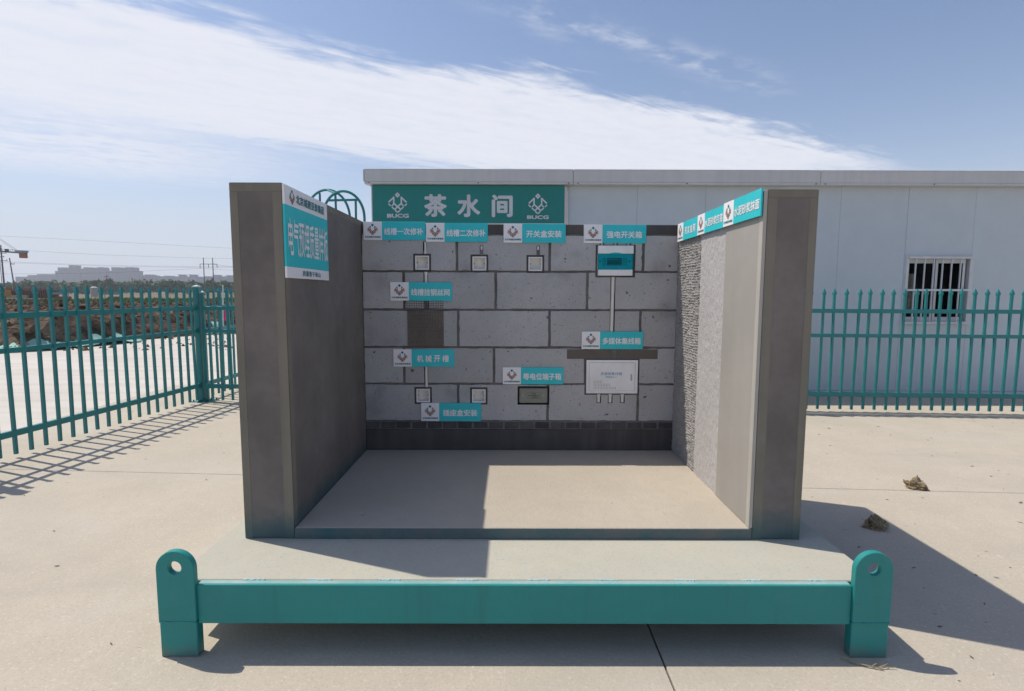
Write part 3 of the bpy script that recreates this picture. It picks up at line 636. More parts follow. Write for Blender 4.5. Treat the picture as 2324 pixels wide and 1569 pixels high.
# ------------------------------------------------------------------ fences
def pale_mesh():
    b = MB(); h = 1.335; w_ = .0115
    b.box(-w_, w_, -w_, w_, .03, h)
    z1, z2, z3 = h, h+.028, h+.075
    r1, r2 = .012, .016
    vs = [(sx*r, sy*r, z) for z, r in ((z1, r1), (z1+.010, r2), (z2, r2)) for sx, sy in ((-1, -1), (1, -1), (1, 1), (-1, 1))]+[(0, 0, z3)]
    fs = [(i*4+k, i*4+(k+1) % 4, (i+1)*4+(k+1) % 4, (i+1)*4+k) for i in range(2) for k in range(4)]+[(8+k, 8+(k+1) % 4, 12) for k in range(4)]+[(3, 2, 1, 0)]
    b.add(vs, fs); return b.mesh('pale', m_fence)
PALE = pale_mesh()
RAILS = ((1.132, 1.178), (0.857, 0.897), (0.178, 0.229))
def fence_panel(a, c, label, pitch=.128, jit=1):
    a, c = Vector((*a, 0)), Vector((*c, 0)); d = (c-a); L = d.length; ang = math.atan2(d.y, d.x)
    t = thing('palisade_fence', label, 'fence', group='teal palisade fence panels', M=Matrix.Translation(a) @ Matrix.Rotation(ang, 4, 'Z'))
    for z0, z1 in RAILS:
        b = MB(); b.box(.03, L-.03, -.016, .016, z0, z1); part('rail', b, m_fence, t, world=False, bevel=.003)
    n = int(round((L-.13)/pitch)); R2 = random.Random(int(a.x*100))
    for k in range(n):
        o = link('pale', PALE, t, (.03+(L-.06)*(k+.5)/n, 0, R2.uniform(-.004, .004))); o.rotation_euler = (R2.gauss(0, .005), R2.gauss(0, .0055), R2.gauss(0, .07))
    for x in (.045, L-.045):
        b = MB()
        for z0, z1 in RAILS: b.box(x-.022, x+.022, -.020, .020, z0-.004, z1+.004)
        part('bracket', b, m_fence, t, world=False)
    return t
def fence_post(x, y, label, h=1.405, q=.034):
    t = thing('fence_post', label, 'fence post', (x, y, 0), 'square teal fence posts')
    b = MB(); b.box(x-q, x+q, y-q, y+q, .008, h); part('shaft', b, m_fence, t, bevel=.003)
    c_ = q+.003; b = MB(); b.add([(x-c_, y-c_, h), (x+c_, y-c_, h), (x+c_, y+c_, h), (x-c_, y+c_, h), (x-c_, y-c_, h+.012), (x+c_, y-c_, h+.012), (x+c_, y+c_, h+.012), (x-c_, y+c_, h+.012), (x, y, h+.03)],
                    [(0, 1, 5, 4), (1, 2, 6, 5), (2, 3, 7, 6), (3, 0, 4, 7), (4, 5, 8), (5, 6, 8), (6, 7, 8), (7, 4, 8)]); part('cap', b, m_cap, t)
    b = MB(); b.box(x-.09, x+.09, y-.09, y+.09, 0.001, .009)
    for sx in (-1, 1):
        for sy in (-1, 1): b.tube([(x+sx*.07, y+sy*.07, .009), (x+sx*.07, y+sy*.07, .03)], .008, 6)
    part('base_plate', b, m_fence, t)
LF = [(-4.13, 1.545), (-3.885, 4.345), (-3.80, 7.2)]
fence_panel((-4.36, -1.3), LF[0], 'teal fence panel at the left, the one nearest the viewer')
fence_panel(LF[0], LF[1], 'long teal palisade fence panel running back along the left side')
fence_panel(LF[1], LF[2], 'teal fence panel running on beyond the corner post')
for p, l in ((LF[0], 'teal post between the two left fence panels'), (LF[1], 'capped teal corner post where the fences meet'), (LF[2], 'far teal post at the end of the left fence')): fence_post(*p, l)
fence_post(-3.815, 4.335, 'slim teal gate post touching the corner post', 1.335, .019)
BFx = [-3.80, -0.55, 2.75, 5.96, 9.2]; bf = lambda x: 4.26-.057*(x+3.8)
lab = ['teal fence panel starting at the corner post, partly behind the bay', 'teal fence panel hidden behind the bay block wall', 'teal palisade fence panel in front of the barred window', 'teal fence panel beyond the right edge']
for k in range(3): fence_panel((BFx[k], bf(BFx[k])), (BFx[k+1], bf(BFx[k+1])), lab[k], pitch=.1245)
for k, l in ((1, 'teal fence post behind the left part of the bay'), (2, 'teal fence post behind the right wall of the bay'), (3, 'teal fence post at the right edge before the white building')): fence_post(BFx[k], bf(BFx[k]), l)
# ------------------------------------------------------------------ steel skid with its concrete deck
ZP, ZF, YW = 0.2757, 0.3255, 1.1739
sk = thing('lifting_skid', 'teal steel lifting skid with lugs carrying a pale concrete deck', 'skid', (0, .6, 0))
b = MB(); b.box(-1.3245, 1.331, -.3385, 1.78, .236, ZP); part('deck', b, m_deck, sk, bevel=.004)
b = MB(); b.box(-1.2125, 1.2055, -.3765, -.3655, .1255, .2755); b.box(-1.2125, 1.2055, -.3653, -.31, .1257, .1382)
part('front_beam', b, m_steel, sk, bevel=.0015)
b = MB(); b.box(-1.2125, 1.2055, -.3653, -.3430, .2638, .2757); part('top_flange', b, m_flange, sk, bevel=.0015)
for s_ in (-1, 1):
    x0, x1 = (-1.322, -1.30) if s_ < 0 else (1.306, 1.328)
    b = MB(); b.box(x0, x1, -.235, 1.75, .128, .2345); part('side_beam', b, m_steel, sk, bevel=.002)
b = MB(); b.box(-1.2, 1.2, 1.76, 1.775, .13, .2345); part('rear_beam', b, m_steel, sk)
for y in (.16, .8, 1.3):
    b = MB(); b.box(-1.02, 1.02, y, y+.06, .03, .2345); part('shade_cross_beam', b, m_steel, sk)  # unseen beams, added low to darken the shadow under the deck
def lug(xc, y0, y1):
    r, w_, zt, zb, zh, rh = .0695, .0695, .4098-.0695, .1405, .3465, .0245
    N = 40; outer, inner = [], []
    for k in range(N):
        a = 2*math.pi*k/N; c, s_ = math.cos(a), math.sin(a); inner.append((xc+rh*c, zh+rh*s_))
        if s_ >= 0: outer.append((xc+r*c, zt+r*s_))
        else:
            tt = min(w_/abs(c) if abs(c) > 1e-6 else 9, (zt-zb)/abs(s_)); outer.append((xc+c*tt, zt+s_*tt))
    ca = math.atan2(zt-zb, w_)                # put two corner points exactly
    for ang, sg in ((2*math.pi-ca, 1), (math.pi+ca, -1)):
        k = round(ang/(2*math.pi)*N) % N; outer[k] = (xc+sg*w_, zb)
    b = MB(); b.v = [(x, y0, z) for x, z in outer]+[(x, y0, z) for x, z in inner]+[(x, y1, z) for x, z in outer]+[(x, y1, z) for x, z in inner]
    for k in range(N):
        n = (k+1) % N
        for f in ((k, n, N+n, N+k), (2*N+k, 3*N+k, 3*N+n, 2*N+n), (k, 2*N+k, 2*N+n, n), (N+k, N+n, 3*N+n, 3*N+k)): b.f.append(f); b.mi.append(0)
    return b
for xc in (-1.2822, 1.2756):
    for y0, y1, ly0, ly1, py0, py1 in ((-.389, -.3635, -.386, -.345, -.3615, -.345), (1.79, 1.815, 1.77, 1.812, 1.77, 1.788)):
        b = MB(); b.box(xc-.0685, xc+.0685, ly0, ly1, .0, .1375); b.box(xc-.0675, xc+.0675, py0, py1, .1377, .2350 if y0 < 0 else .27); part('leg', b, m_steel, sk, bevel=.003)
        part('lifting_lug', lug(xc, y0, y1), m_steel, sk, bevel=.002)
        b = MB(); R = random.Random(int(xc*10))
        b.tube([(xc-.067+.134*k/14, y0+.002 if y0 < 0 else y1-.002, .139+R.uniform(-.0022, .0022)) for k in range(15)], .0042, 6); part('weld', b, m_steel, sk)
b = MB(); R = random.Random(4)
for d0, d1 in ((539, 588), (688, 742), (852, 900), (1031, 1080), (1197, 1245), (1351, 1403), (1537, 1586), (1691, 1736), (1840, 1882)):
    b = MB(); xa, xb = (-1.2128+(d-443)*.0016224 for d in (d0, d1)); n = 14
    b.tube([(xa+(xb-xa)*k/n, -.3405+R.uniform(-.002, .002), .2740+R.uniform(-.001, .001)) for k in range(n+1)], .0062, 6); part('weld', b, m_deck if 0 else MATS['post_cap'], sk)

# ------------------------------------------------------------------ the three walled bay
bay = thing('sample_bay', 'open three walled plaster and block sample bay on the teal skid', 'sample bay', (0, .6, ZP))
b = MB(); b.box(-.9985, .9985, .001, YW+.02, ZP+.0012, ZF); fl = part('floor_slab', b, m_floor, bay, bevel=.003)
b = MB(); b.box(-.998, .998, -.003, .0005, ZP+.002, ZF-.0015); part('stained_face', b, m_curb, fl, bevel=.001)
ZL, ZR, ZB = 1.7972, 1.7762, 1.7755
XL, XR = -1.2162, 1.2095
b = MB(); b.box(XL, -1.0, 0, 1.41, ZP+.001, ZL); lw = part('side_wall', b, m_plast, bay, bevel=.004, seg=2)
b = MB(); b.box(1.0, XR, 0, 1.41, ZP+.001, ZR); rw = part('side_wall', b, m_plast, bay, bevel=.004, seg=2)
def strip(x0, x1, y0, y1, z0, z1, par, m=m_strip):
    b = MB(); b.box(x0, x1, y0, y1, z0, z1); part('corner_strip', b, m, par)
strip(XL+.001, XL+.034, -.0011, .0, ZP+.002, ZL-.038, lw); strip(-1.040, -1.001, -.0011, .0, ZP+.002, ZL-.038, lw); strip(XL+.001, -1.001, -.0011, .0, ZL-.036, ZL-.002, lw)
strip(1.001, 1.041, -.0011, .0, ZP+.002, ZR-.034, rw); strip(XR-.034, XR-.001, -.0011, .0, ZP+.002, ZR-.034, rw); strip(1.001, XR-.001, -.0011, .0, ZR-.032, ZR-.002, rw)
strip(-1.0, -.9989, .002, .038, ZF+.002, ZL-.004, lw)
strip(-1.0, -.9989, .044, 1.165, ZL-.034, ZL-.004, lw)
# right wall: three coats, each standing proud of the last
b = MB(); b.box(.986, 1.0003, .036, .390, ZF+.001, ZR-.004); tag(part('finish_coat', b, m_finish, rw, bevel=.0015), 'smooth finish coat')
b = MB(); b.box(.9845, 1.0002, .0005, .0345, ZF+.001, ZR-.004); part('finish_edge', b, m_finish2, rw, bevel=.001)
b = MB(); ny, nz = 40, 150
for j in range(nz+1):
    for i in range(ny+1):
        y = .391+.360*i/ny; z = ZF+.001+(ZR-.004-ZF)*j/nz
        b.v.append((.9925-.0022*noise.noise(Vector((5, y*55, z*26)))-.0015*noise.noise(Vector((2, y*130, z*60)))-(.0 if i < ny-1 else -.002), y, z))
for j in range(nz):
    for i in range(ny): k = j*(ny+1)+i; b.f.append((k, k+ny+1, k+ny+2, k+1)); b.mi.append(0)
k = len(b.v); b.add([(.9945, .751, ZF+.001), (.9945, .751, ZR-.004), (1.0, .751, ZR-.004), (1.0, .751, ZF+.001)], [(0, 1, 2, 3)])
tag(part('base_coat', b, m_base, rw, fix=False), 'rough pale base coat')
b = MB(); ny, nz = 90, 330; R = random.Random(21)
for j in range(nz+1):
    for i in range(ny+1):
        y = .752+.4225*i/ny; z = ZF+.001+(ZR-.004-ZF)*j/nz
        zz = z+.006*noise.noise(Vector((1, y*9, z*7)))+.003*noise.noise(Vector((6, y*45, z*20)))
        row = abs(math.sin(zz*math.pi/.0155)); colm = abs(math.sin((y+.3*zz+.004*noise.noise(Vector((4, y*50, z*50))))*math.pi/.0125))
        h = .0095*row*(.25+.75*colm)*(0.6+1.1*noise.noise(Vector((7, y*26, z*34))))+.006*noise.noise(Vector((9, y*120, z*120)))
        if abs(y-.915) < .004: h *= .25
        b.v.append((.9985-max(-.002, h), y, z))
for j in range(nz):
    for i in range(ny): k = j*(ny+1)+i; b.f.append((k, k+ny+1, k+ny+2, k+1)); b.mi.append(0)
tag(part('slurry_coat', b, m_slurry, rw, fix=False), 'ridged slurry over wire lath')

# back wall
b = MB(); b.box(-.9995, .9995, YW+.062, 1.409, ZF+.001, ZB-.001); bw = part('back_wall', b, m_dark, bay)
b = MB(); b.box(-.999, .999, YW-.001, YW+.06, 1.7185, ZB); part('coping', b, m_dark, bw, bevel=.002)
b = MB(); b.box(-.999, .999, YW-.003, YW+.06, ZF+.001, .4635); part('base_course', b, m_dark, bw, bevel=.003)
HOLES = []      # x0, x1, z0, z1, depth
JB = [(-.619, 1.5365), (-.2575, 1.5325), (.096, 1.5305), (-.6235, .686), (-.264, .684)]
for x, z in JB: HOLES.append((x-.0565, x+.0565, z-.0565, z+.0565, .0615))
HOLES += [(-.6135, -.5880, 1.585, 1.668, .032), (-.612, -.582, 1.28, 1.486, .034), (-.6155, -.589, .738, .90, .034),
          (-.2545, -.2335, 1.58, 1.645, .03), (.103, .124, 1.58, 1.645, .03), (.4755, .7275, 1.448, 1.652, .0615),
          (.502, .529, 1.640, 1.70, .03), (.587, .614, 1.640, 1.70, .03), (.669, .696, 1.640, 1.70, .03), (.573, .605, 1.05, 1.455, .034),
          (.419, .7705, .694, .930, .0615), (.498, .5275, .640, .70, .03), (.572, .602, .640, .70, .03), (.651, .681, .640, .70, .03), (-.0135, .1925, .627, .749, .05)]
def cutbox(holes):
    b = MB()
    for x0, x1, z0, z1, d in holes: b.box(x0, x1, YW-.03, YW+d, z0, z1)
    return b
def carve(me_obj, holes):
    dg = bpy.context.evaluated_depsgraph_get()
    for hh in holes:
        co_ = bpy.data.objects.new('cutter', cutbox([hh]).mesh('cutter', m_mortar)); COL.objects.link(co_)
        md = me_obj.modifiers.new('cut', 'BOOLEAN'); md.operation = 'DIFFERENCE'; md.solver = 'EXACT'; md.object = co_
        bpy.context.view_layer.update(); dg = bpy.context.evaluated_depsgraph_get()
        me = bpy.data.meshes.new_from_object(me_obj.evaluated_get(dg)); me_obj.modifiers.clear(); me_obj.data = me
        bpy.data.objects.remove(co_)
def hits(x0, x1, z0, z1): return [h for h in HOLES if h[0] < x1 and h[1] > x0 and h[2] < z1 and h[3] > z0]
ROWZ = [1.7135, 1.482, 1.240, 1.0, .763, .517]
JX = [(-.399, .187, .776), (-.738, -.155, .427), (-.394, .189, .769), (-.744, -.166, .421), (-.397, .182, .765)]
R = random.Random(8)
for i in range(5):
    ed = [-1.004, *JX[i], 1.004]
    for a, c in zip(ed, ed[1:]):
        x0, x1, z0, z1 = a+.0085, c-.0085, ROWZ[i+1]+.0078, ROWZ[i]-.0065
        x0, x1 = max(x0, -.998), min(x1, .998)
        dy = R.uniform(-.0014, .0014); b = MB()
        # a slightly ragged front edge
        e = []; j = lambda: R.uniform(-.0022, .0022)
        nx_, nz_ = max(2, int((x1-x0)/.035)), 6
        e += [(x0+(x1-x0)*q/nx_, z0+j()) for q in range(nx_)]+[(x1+j(), z0+(z1-z0)*q/nz_) for q in range(nz_)]
        e += [(x1-(x1-x0)*q/nx_, z1+j()) for q in range(nx_)]+[(x0+j(), z1-(z1-z0)*q/nz_) for q in range(nz_)]
        b.prism(e, YW+dy, YW+.05)
        o = part('block', b, m_block, bw)
        hs = hits(x0, x1, z0, z1)
        if hs: carve(o, hs)
b = MB(); b.box(-.9985, .9985, YW+.0065, YW+.0612, .4645, 1.718)
o = part('mortar', b, m_mortar, bw); carve(o, HOLES)
# brick course
b = MB(); b.box(-.9985, .9985, YW+.001, YW+.05, .4652, .5225)
part('brick_mortar', b, m_pale_mortar, bw)
BR = [MB().box(-.0455, .0455, 0, .05, 0, .0405).mesh('brick', m_brick, .0025) for _ in range(1)]
for k in range(20):
    o = link('brick', BR[0], bw, (-.952+.1*k+R.uniform(-.003, .003), YW-.003+R.uniform(-.002, .002), .4715+R.uniform(-.0015, .0015)))
    o.matrix_parent_inverse = chain(bw).inverted(); o.scale = (R.uniform(.95, 1.0), 1, R.uniform(.96, 1.04))
b = MB(); b.box(.303, .885, YW-.003, YW+.004, .928, .989); pt = part('plaster_patch', b, m_patch, bw, bevel=.001)
b = MB(); b.box(.593, .617, YW-.0045, YW-.0029, .930, .988); part('pipe_trace', b, m_pale_mortar, pt)
b = MB(); n = 110
for j in range(n+1):
    for i in range(n+1):
        x = -.718+.233*i/n; z = 1.0035+.2305*j/n
        e = min(i, n-i, j, n-j); h = .0085*max(0, math.sin((i/n)*math.pi*26))**.7*max(0, math.sin((j/n)*math.pi*19))**.7*(.6+.5*noise.noise(Vector((x*14, z*14, 1))))
        b.v.append((x, YW-(.0045 if e else -.004)-h, z))
for j in range(n):
    for i in range(n): k = j*(n+1)+i; b.f.append((k, k+1, k+n+2, k+n+1)); b.mi.append(0)
tag(part('mesh_patch', b, m_patch, bw, fix=False), 'brown plaster square pressed with a mesh pattern')
for x0, x1, z0, z1 in ((-.609, -.577, 1.2455, 1.30), (-.2535, -.2345, 1.584, 1.618), (.104, .123, 1.584, 1.618)):
    b = MB(); b.box(x0, x1, YW-.002, YW+.03, z0, z1); part('filled_groove', b, m_mortar, bw, bevel=.001)
# mortar rings round the boxes
for x, z in JB:
    b = MB()
    for q in ((x-.056, x-.0445, z-.056, z+.056), (x+.0445, x+.056, z-.056, z+.056), (x-.0445, x+.0445, z-.056, z-.0445), (x-.0445, x+.0445, z+.0445, z+.056)): b.box(q[0], q[1], YW+.0015, YW+.058, q[2], q[3])
    part('box_mortar', b, m_ring, bw)
for x0, x1, z0, z1, g in ((.4755, .7275, 1.448, 1.652, .0), (.419, .7705, .694, .930, .0)):
    b = MB(); b.box(x0+.0003, x1-.0003, YW+.012, YW+.0605, z0+.0003, z1-.0003); part('box_mortar', b, m_mortar, bw)

# wire lath under one sign
b = MB()
for k in range(17): x = -.733+k*.0152; b.tube([(x, YW-.004, 1.244), (x+.001, YW-.004, 1.312)], .0008, 4)
for k in range(4): z = 1.252+k*.0145; b.tube([(-.738, YW-.0035, z), (-.62, YW-.0045, z-.002), (-.486, YW-.0035, z+.001)], .0008, 4)
tag(part('wire_lath', b, m_hole), 'strip of thin wire mesh showing below a teal sign', 'wire mesh')

# conduits
def conduit(label, pts, r=.0095, sockets=()):
    t = thing('conduit', label, 'conduit', (pts[0][0], YW+.012, pts[0][2]), 'white plastic conduits in the wall')
    b = MB(); b.tube(pts, r, 14); part('pipe', b, m_pvc, t, smooth=False)
    for z0, z1 in sockets:
        b = MB(); x = pts[0][0]; b.tube([(x, YW+.010, z0), (x, YW+.010, z1)], r+.0022, 14); part('socket', b, m_pvc, t)
P = lambda x, z: (x, YW+.010, z)
conduit('short white conduit stub above the first upper switch box', [P(-.5985, 1.665), P(-.5985, 1.598)], .0085, [(1.592, 1.612)])
conduit('white conduit between the first upper box and the sign below', [P(-.597, 1.478), P(-.597, 1.30)], .0105, [(1.462, 1.479)])
conduit('white conduit running down from the lowest left sign to the socket box', [P(-.602, .90), P(-.602, .742)], .0100, [(.742, .752)])
conduit('tiny white conduit end above the middle switch box', [P(-.2440, 1.641), P(-.2440, 1.612)], .0075)
conduit('tiny white conduit end above the third switch box', [P(.1135, 1.641), P(.1135, 1.612)], .0075)
for x, wd in ((.5155, 'left'), (.6005, 'middle'), (.6825, 'right')): conduit('grey white conduit entering the switch cabinet top, %s of three' % wd, [P(x, 1.70), P(x, 1.650)], .0075)
conduit('long white conduit from the switch cabinet down to the sign', [P(.5905, 1.450), P(.5865, 1.06)], .0115)
for x, wd in ((.5125, 'left'), (.587, 'middle'), (.666, 'right')): conduit('short white conduit stub under the white multimedia box, %s of three' % wd, [P(x, .698), P(x, .644)], .0105, [(.682, .697)])

WALLM = lambda x, z, y=YW: Matrix.Translation((x, y, z)) @ Matrix.Rotation(math.pi/2, 4, 'X')   # local x right, y up, z out of the wall
# junction boxes
def junction_box(x, z, label):
    t = thing('junction_box', label, 'junction box', group='square white junction boxes in the block wall', M=WALLM(x, z, YW))
    ro, ri = .0438, .0358; b = MB()
    for q in ((-ro, ro, ri, ro), (-ro, ro, -ro, -ri), (-ro, -ri, -ri, ri), (ri, ro, -ri, ri)): b.box(q[0], q[1], q[2], q[3], -.006, .0035)
    part('rim', b, m_boxw, t, world=False, bevel=.0015)
    b = MB(); k = .0378
    for q in ((-k, k, ri, k), (-k, k, -k, -ri), (-k, -ri, -ri, ri), (ri, k, -ri, ri)): b.box(q[0], q[1], q[2], q[3], -.042, -.0062)
    b.box(-k, k, -k, k, -.044, -.0422); part('body', b, m_boxi, t, world=False)
    for sx in (-1, 1):
        b = MB(); b.box(min(sx*.0357, sx*.028), max(sx*.0357, sx*.028), -.005, .005, -.012, -.003); b.tube([(sx*.031, 0, -.003), (sx*.031, 0, -.0012)], .0028, 10)
        part('screw_lug', b, m_metal, t, world=False)
    for kx, ky in ((-.014, .018), (.024, .020), (.004, -.018)):
        b = MB(); b.tube([(kx, ky, -.0422), (kx, ky, -.0405)], .0105, 18); part('knockout', b, m_boxi, t, world=False)
for (x, z), l in zip(JB, ('upper junction box with a conduit above and below it', 'upper junction box, the middle one of the top row', 'upper junction box left of the teal windowed switch cabinet', 'lower junction box at the end of the left conduit', 'lower junction box above the right end of the bottom sign')): junction_box(x, z, l)

# switch cabinet with a tinted window
t = thing('switch_cabinet', 'white switch cabinet with a tinted teal window', 'cabinet', M=WALLM(.601, 1.5525))
w2, h2 = .1115, .0935
b = MB(); b.box(-w2, w2, .0435, h2, -.05, .014); b.box(-w2+.002, w2-.004, -h2, -.0565, -.05, .014); b.box(-w2, w2, -.0563, .0433, -.05, -.002); part('case', b, m_boxw, t, world=False, bevel=.002)
b = MB(); b.box(-.052, .042, -.030, .017, -.0019, .0); part('breaker_slot', b, m_hole, t, world=False)
b = MB(); b.box(-.05, .04, .004, .0075, .0002, .002); b.box(-.05, .04, -.027, -.0245, .0002, .002); part('mounting_rail', b, m_metal, t, world=False)
for x in (-.079, -.070, -.0605, .052, .061, .070):
    b = MB(); b.box(x-.0012, x+.0012, -.030, .018, -.0019, .0004); part('groove', b, m_black, t, world=False)
for x in (-.097, .089):
    b = MB(); b.tube([(x, -.004, -.0019), (x, -.004, .002)], .005, 12); part('screw', b, m_black, t, world=False)
b = MB(); b.box(-w2+.001, w2-.001, -.0555, .0425, .010, .0128); b.box(-w2+.001, -w2+.003, -.0555, .0425, -.0015, .0098); b.box(w2-.003, w2-.001, -.0555, .0425, -.0015, .0098)
b.add([(-.045+.09*k/12, .0428+.0085*math.sin(math.pi*k/12), .0145) for k in range(13)], [tuple(range(13))]); part('tinted_window', b, m_tint, t, world=False, fix=False)
# multimedia box
t = thing('multimedia_box', 'white steel multimedia box with blue lettering and vent holes', 'box', M=WALLM(.5945, .8125))
w2, h2 = .1655, .1085
b = MB(); b.box(-w2, w2, -h2, h2, -.01, .006); part('frame', b, m_boxw, t, world=False, bevel=.0015)
b = MB(); dw, dh = .147, .0905
for q in ((-dw, dw, dh, dh+.0012), (-dw, dw, -dh-.0006, -dh), (-dw-.0008, -dw, -dh, dh), (dw, dw+.0012, -dh, dh)): b.box(q[0], q[1], q[2], q[3], .0055, .0064)
part('door_gap', b, m_black, t, world=False)
b = MB(); b.box(-dw+.0004, dw-.0004, -dh+.0004, dh-.0004, .0061, .0072); dr = part('door', b, m_boxw, t, world=False)
T2 = lambda x, y: ((x-912)/1470*.331+.001, -(y-640)/960*.217)
x, y = T2(885, 550); text('lettering', '多媒体集线箱', .137, .0205, x, y, .0076, m_blue, dr, bold=.0)
x, y = T2(878, 648); text('lettering', 'MDH-1', .066, .0125, x, y, .0076, m_blue, dr, bold=0)
b = MB()
for r_, n_ in enumerate((6, 6, 11, 11, 15, 15)):
    for k in range(n_):
        x, y = T2(394+k*44, 762+r_*44); b.add([(x+.0021*math.cos(a*math.pi/4), y+.0021*math.sin(a*math.pi/4), .0075) for a in range(8)], [tuple(range(8))])
part('vent_holes', b, m_hole, dr, world=False)
x, y = T2(1458, 655); b = MB(); b.box(x-.0045, x+.0045, y-.021, y+.021, .0072, .0082); b.box(x-.002, x+.0025, y-.017, y+.017, .0083, .0105); part('handle', b, m_metal, dr, world=False, bevel=.001)
# terminal box
t = thing('terminal_box', 'grey green terminal box cover with a small printed frame', 'box', M=WALLM(.0905, .688))
b = MB(); b.box(-.092, .089, -.049, .048, -.02, .002); part('cover', b, m_green, t, world=False, bevel=.004, seg=2)
b = MB(); b.box(-.083, .081, -.043, .041, .0022, .0040); part('raised_face', b, m_green, t, world=False, bevel=.0015)
b = MB()
for q in ((-.045, .045, .0195, .0203), (-.045, .045, -.0195, -.0187), (-.045, -.0442, -.0187, .0195), (.0442, .045, -.0187, .0195)): b.box(q[0], q[1], q[2], q[3], .0041, .0045)
part('printed_frame', b, m_black, t, world=False)
text('lettering', 'TD28', .026, .0075, -.0005, .0125, .0046, m_black, t, bold=.02)
text('lettering', '等电位联结端子箱', .071, .0072, .0, .0005, .0046, m_black, t, bold=.02)
text('lettering', '不可触动', .042, .0072, .005, -.0105, .0046, m_black, t, bold=.02)
for x in (-.070, .061):
    b = MB(); b.tube([(x, .0015, .004), (x, .0015, .0055)], .0042, 12); part('screw', b, m_metal, t, world=False)

# ------------------------------------------------------------------ signs
SG = 'teal and white name signs in the bay'
def sign(label, words, w_, h_, M, tw, th=.044, thick=.007, cx_=.65, white=.30):
    t = thing('name_sign', label, 'sign', group=SG, M=M)            # local origin at the lower left corner
    b = MB(); b.box(w_*white, w_, 0, h_, -thick, 0); part('board', b, m_sign, t, world=False, bevel=.0006)
    b = MB(); b.box(0, w_*white-.0004, 0, h_, -thick, 0); part('white_panel', b, m_white, t, world=False, bevel=.0006)
    emblem(w_*.149*white/.3, h_*.585, h_*.62, .0012, t)
    text('caption', '北京城建亚泰集团', w_*white*.87, h_*.105, w_*white*.50, h_*.165, .0012, m_ink, t, bold=.05)
    if len(words) == 4:
        for k, chx in enumerate(words): text('lettering', chx, tw*.205, th, w_*cx_+tw*(k-1.5)*.265, h_*.47, .0014, m_white, t, bold=.048)
    else: text('lettering', words, tw, th, w_*cx_, h_*.465, .0014, m_white, t, bold=.048)
    return t
BK = [('teal sign reading 线槽一次修补 in the top left corner of the back wall', '线槽一次修补', -.983, 1.791, -.595, 1.675, .245),
      ('teal sign reading 线槽二次修补, second from the left along the top', '线槽二次修补', -.591, 1.784, -.204, 1.665, .245),
      ('teal sign reading 开关盒安装 above the third switch box', '开关盒安装', -.105, 1.781, .284, 1.661, .222),
      ('teal sign reading 强电开关箱 above the tinted switch cabinet', '强电开关箱', .398, 1.777, .789, 1.660, .222),
      ('teal sign reading 线槽挂钢丝网 above the mesh patterned patch', '线槽挂钢丝网', -.822, 1.416, -.432, 1.297, .245),
      ('teal sign reading 机械开槽 just below the mesh patterned patch', '机械开槽', -.810, .989, -.421, .874, .205),
      ('teal sign reading 多媒体集线箱 above the white multimedia box', '多媒体集线箱', .395, 1.106, .787, .991, .245),
      ('teal sign reading 等电位端子箱 above the grey green terminal box', '等电位端子箱', -.109, .874, .281, .761, .245),
      ('teal sign reading 插座盒安装, the lowest one, over the brick course', '插座盒安装', -.637, .640, -.249, .519, .222)]
R = random.Random(6)
for l, s_, x0, z1, x1, z0, tw in BK:
    sign(l, s_, x1-x0, (z1-z0)-.003, WALLM(x0, z0+.0015, YW-.0085) @ Matrix.Rotation(R.uniform(-.006, .002), 4, 'Z'), tw)
RWM = lambda x, y, z: Matrix(((0, 0, -1, x), (-1, 0, 0, y), (0, 1, 0, z), (0, 0, 0, 1)))      # on the right wall, facing left
sign('teal sign reading 甩浆挂网 on the right wall, the one deepest inside', '甩浆挂网', .362, .108, RWM(.978, 1.138, 1.667), .185)
sign('teal sign reading 水泥砂浆打底, middle one on the right wall', '水泥砂浆打底', .371, .108, RWM(.975, .771, 1.6685), .245)
sign('teal sign reading 水泥砂浆抹面 at the front edge of the right wall', '水泥砂浆抹面', .396, .112, RWM(.972, .395, 1.669), .255)
LWM = Matrix(((0, 0, 1, -.9885), (1, 0, 0, -.004), (0, 1, 0, 1.409), (0, 0, 0, 1)))            # on the left wall, facing right
t = thing('title_sign', 'large white and teal title sign at the front of the left wall', 'sign', M=LWM)
WS, HS = .516, .382
b = MB(); b.box(0, WS, .047, .302, -.009, 0); part('board', b, m_sign, t, world=False)
b = MB(); b.box(0, WS, .3024, HS, -.009, 0); b.box(0, WS, 0, .0466, -.009, 0); part('white_panel', b, m_white, t, world=False)
emblem(.077, .341, .062, .0012, t)
text('caption', '北京城建亚泰集团', .347, .040, .2925, .340, .0012, m_ink, t, bold=.05)
text('lettering', '电气预埋质量样板', .484, .158, .263, .172, .0014, m_white, t, bold=.022)
text('slogan', '质量重于泰山', .226, .024, .279, .0235, .0012, m_ink, t, bold=.02)

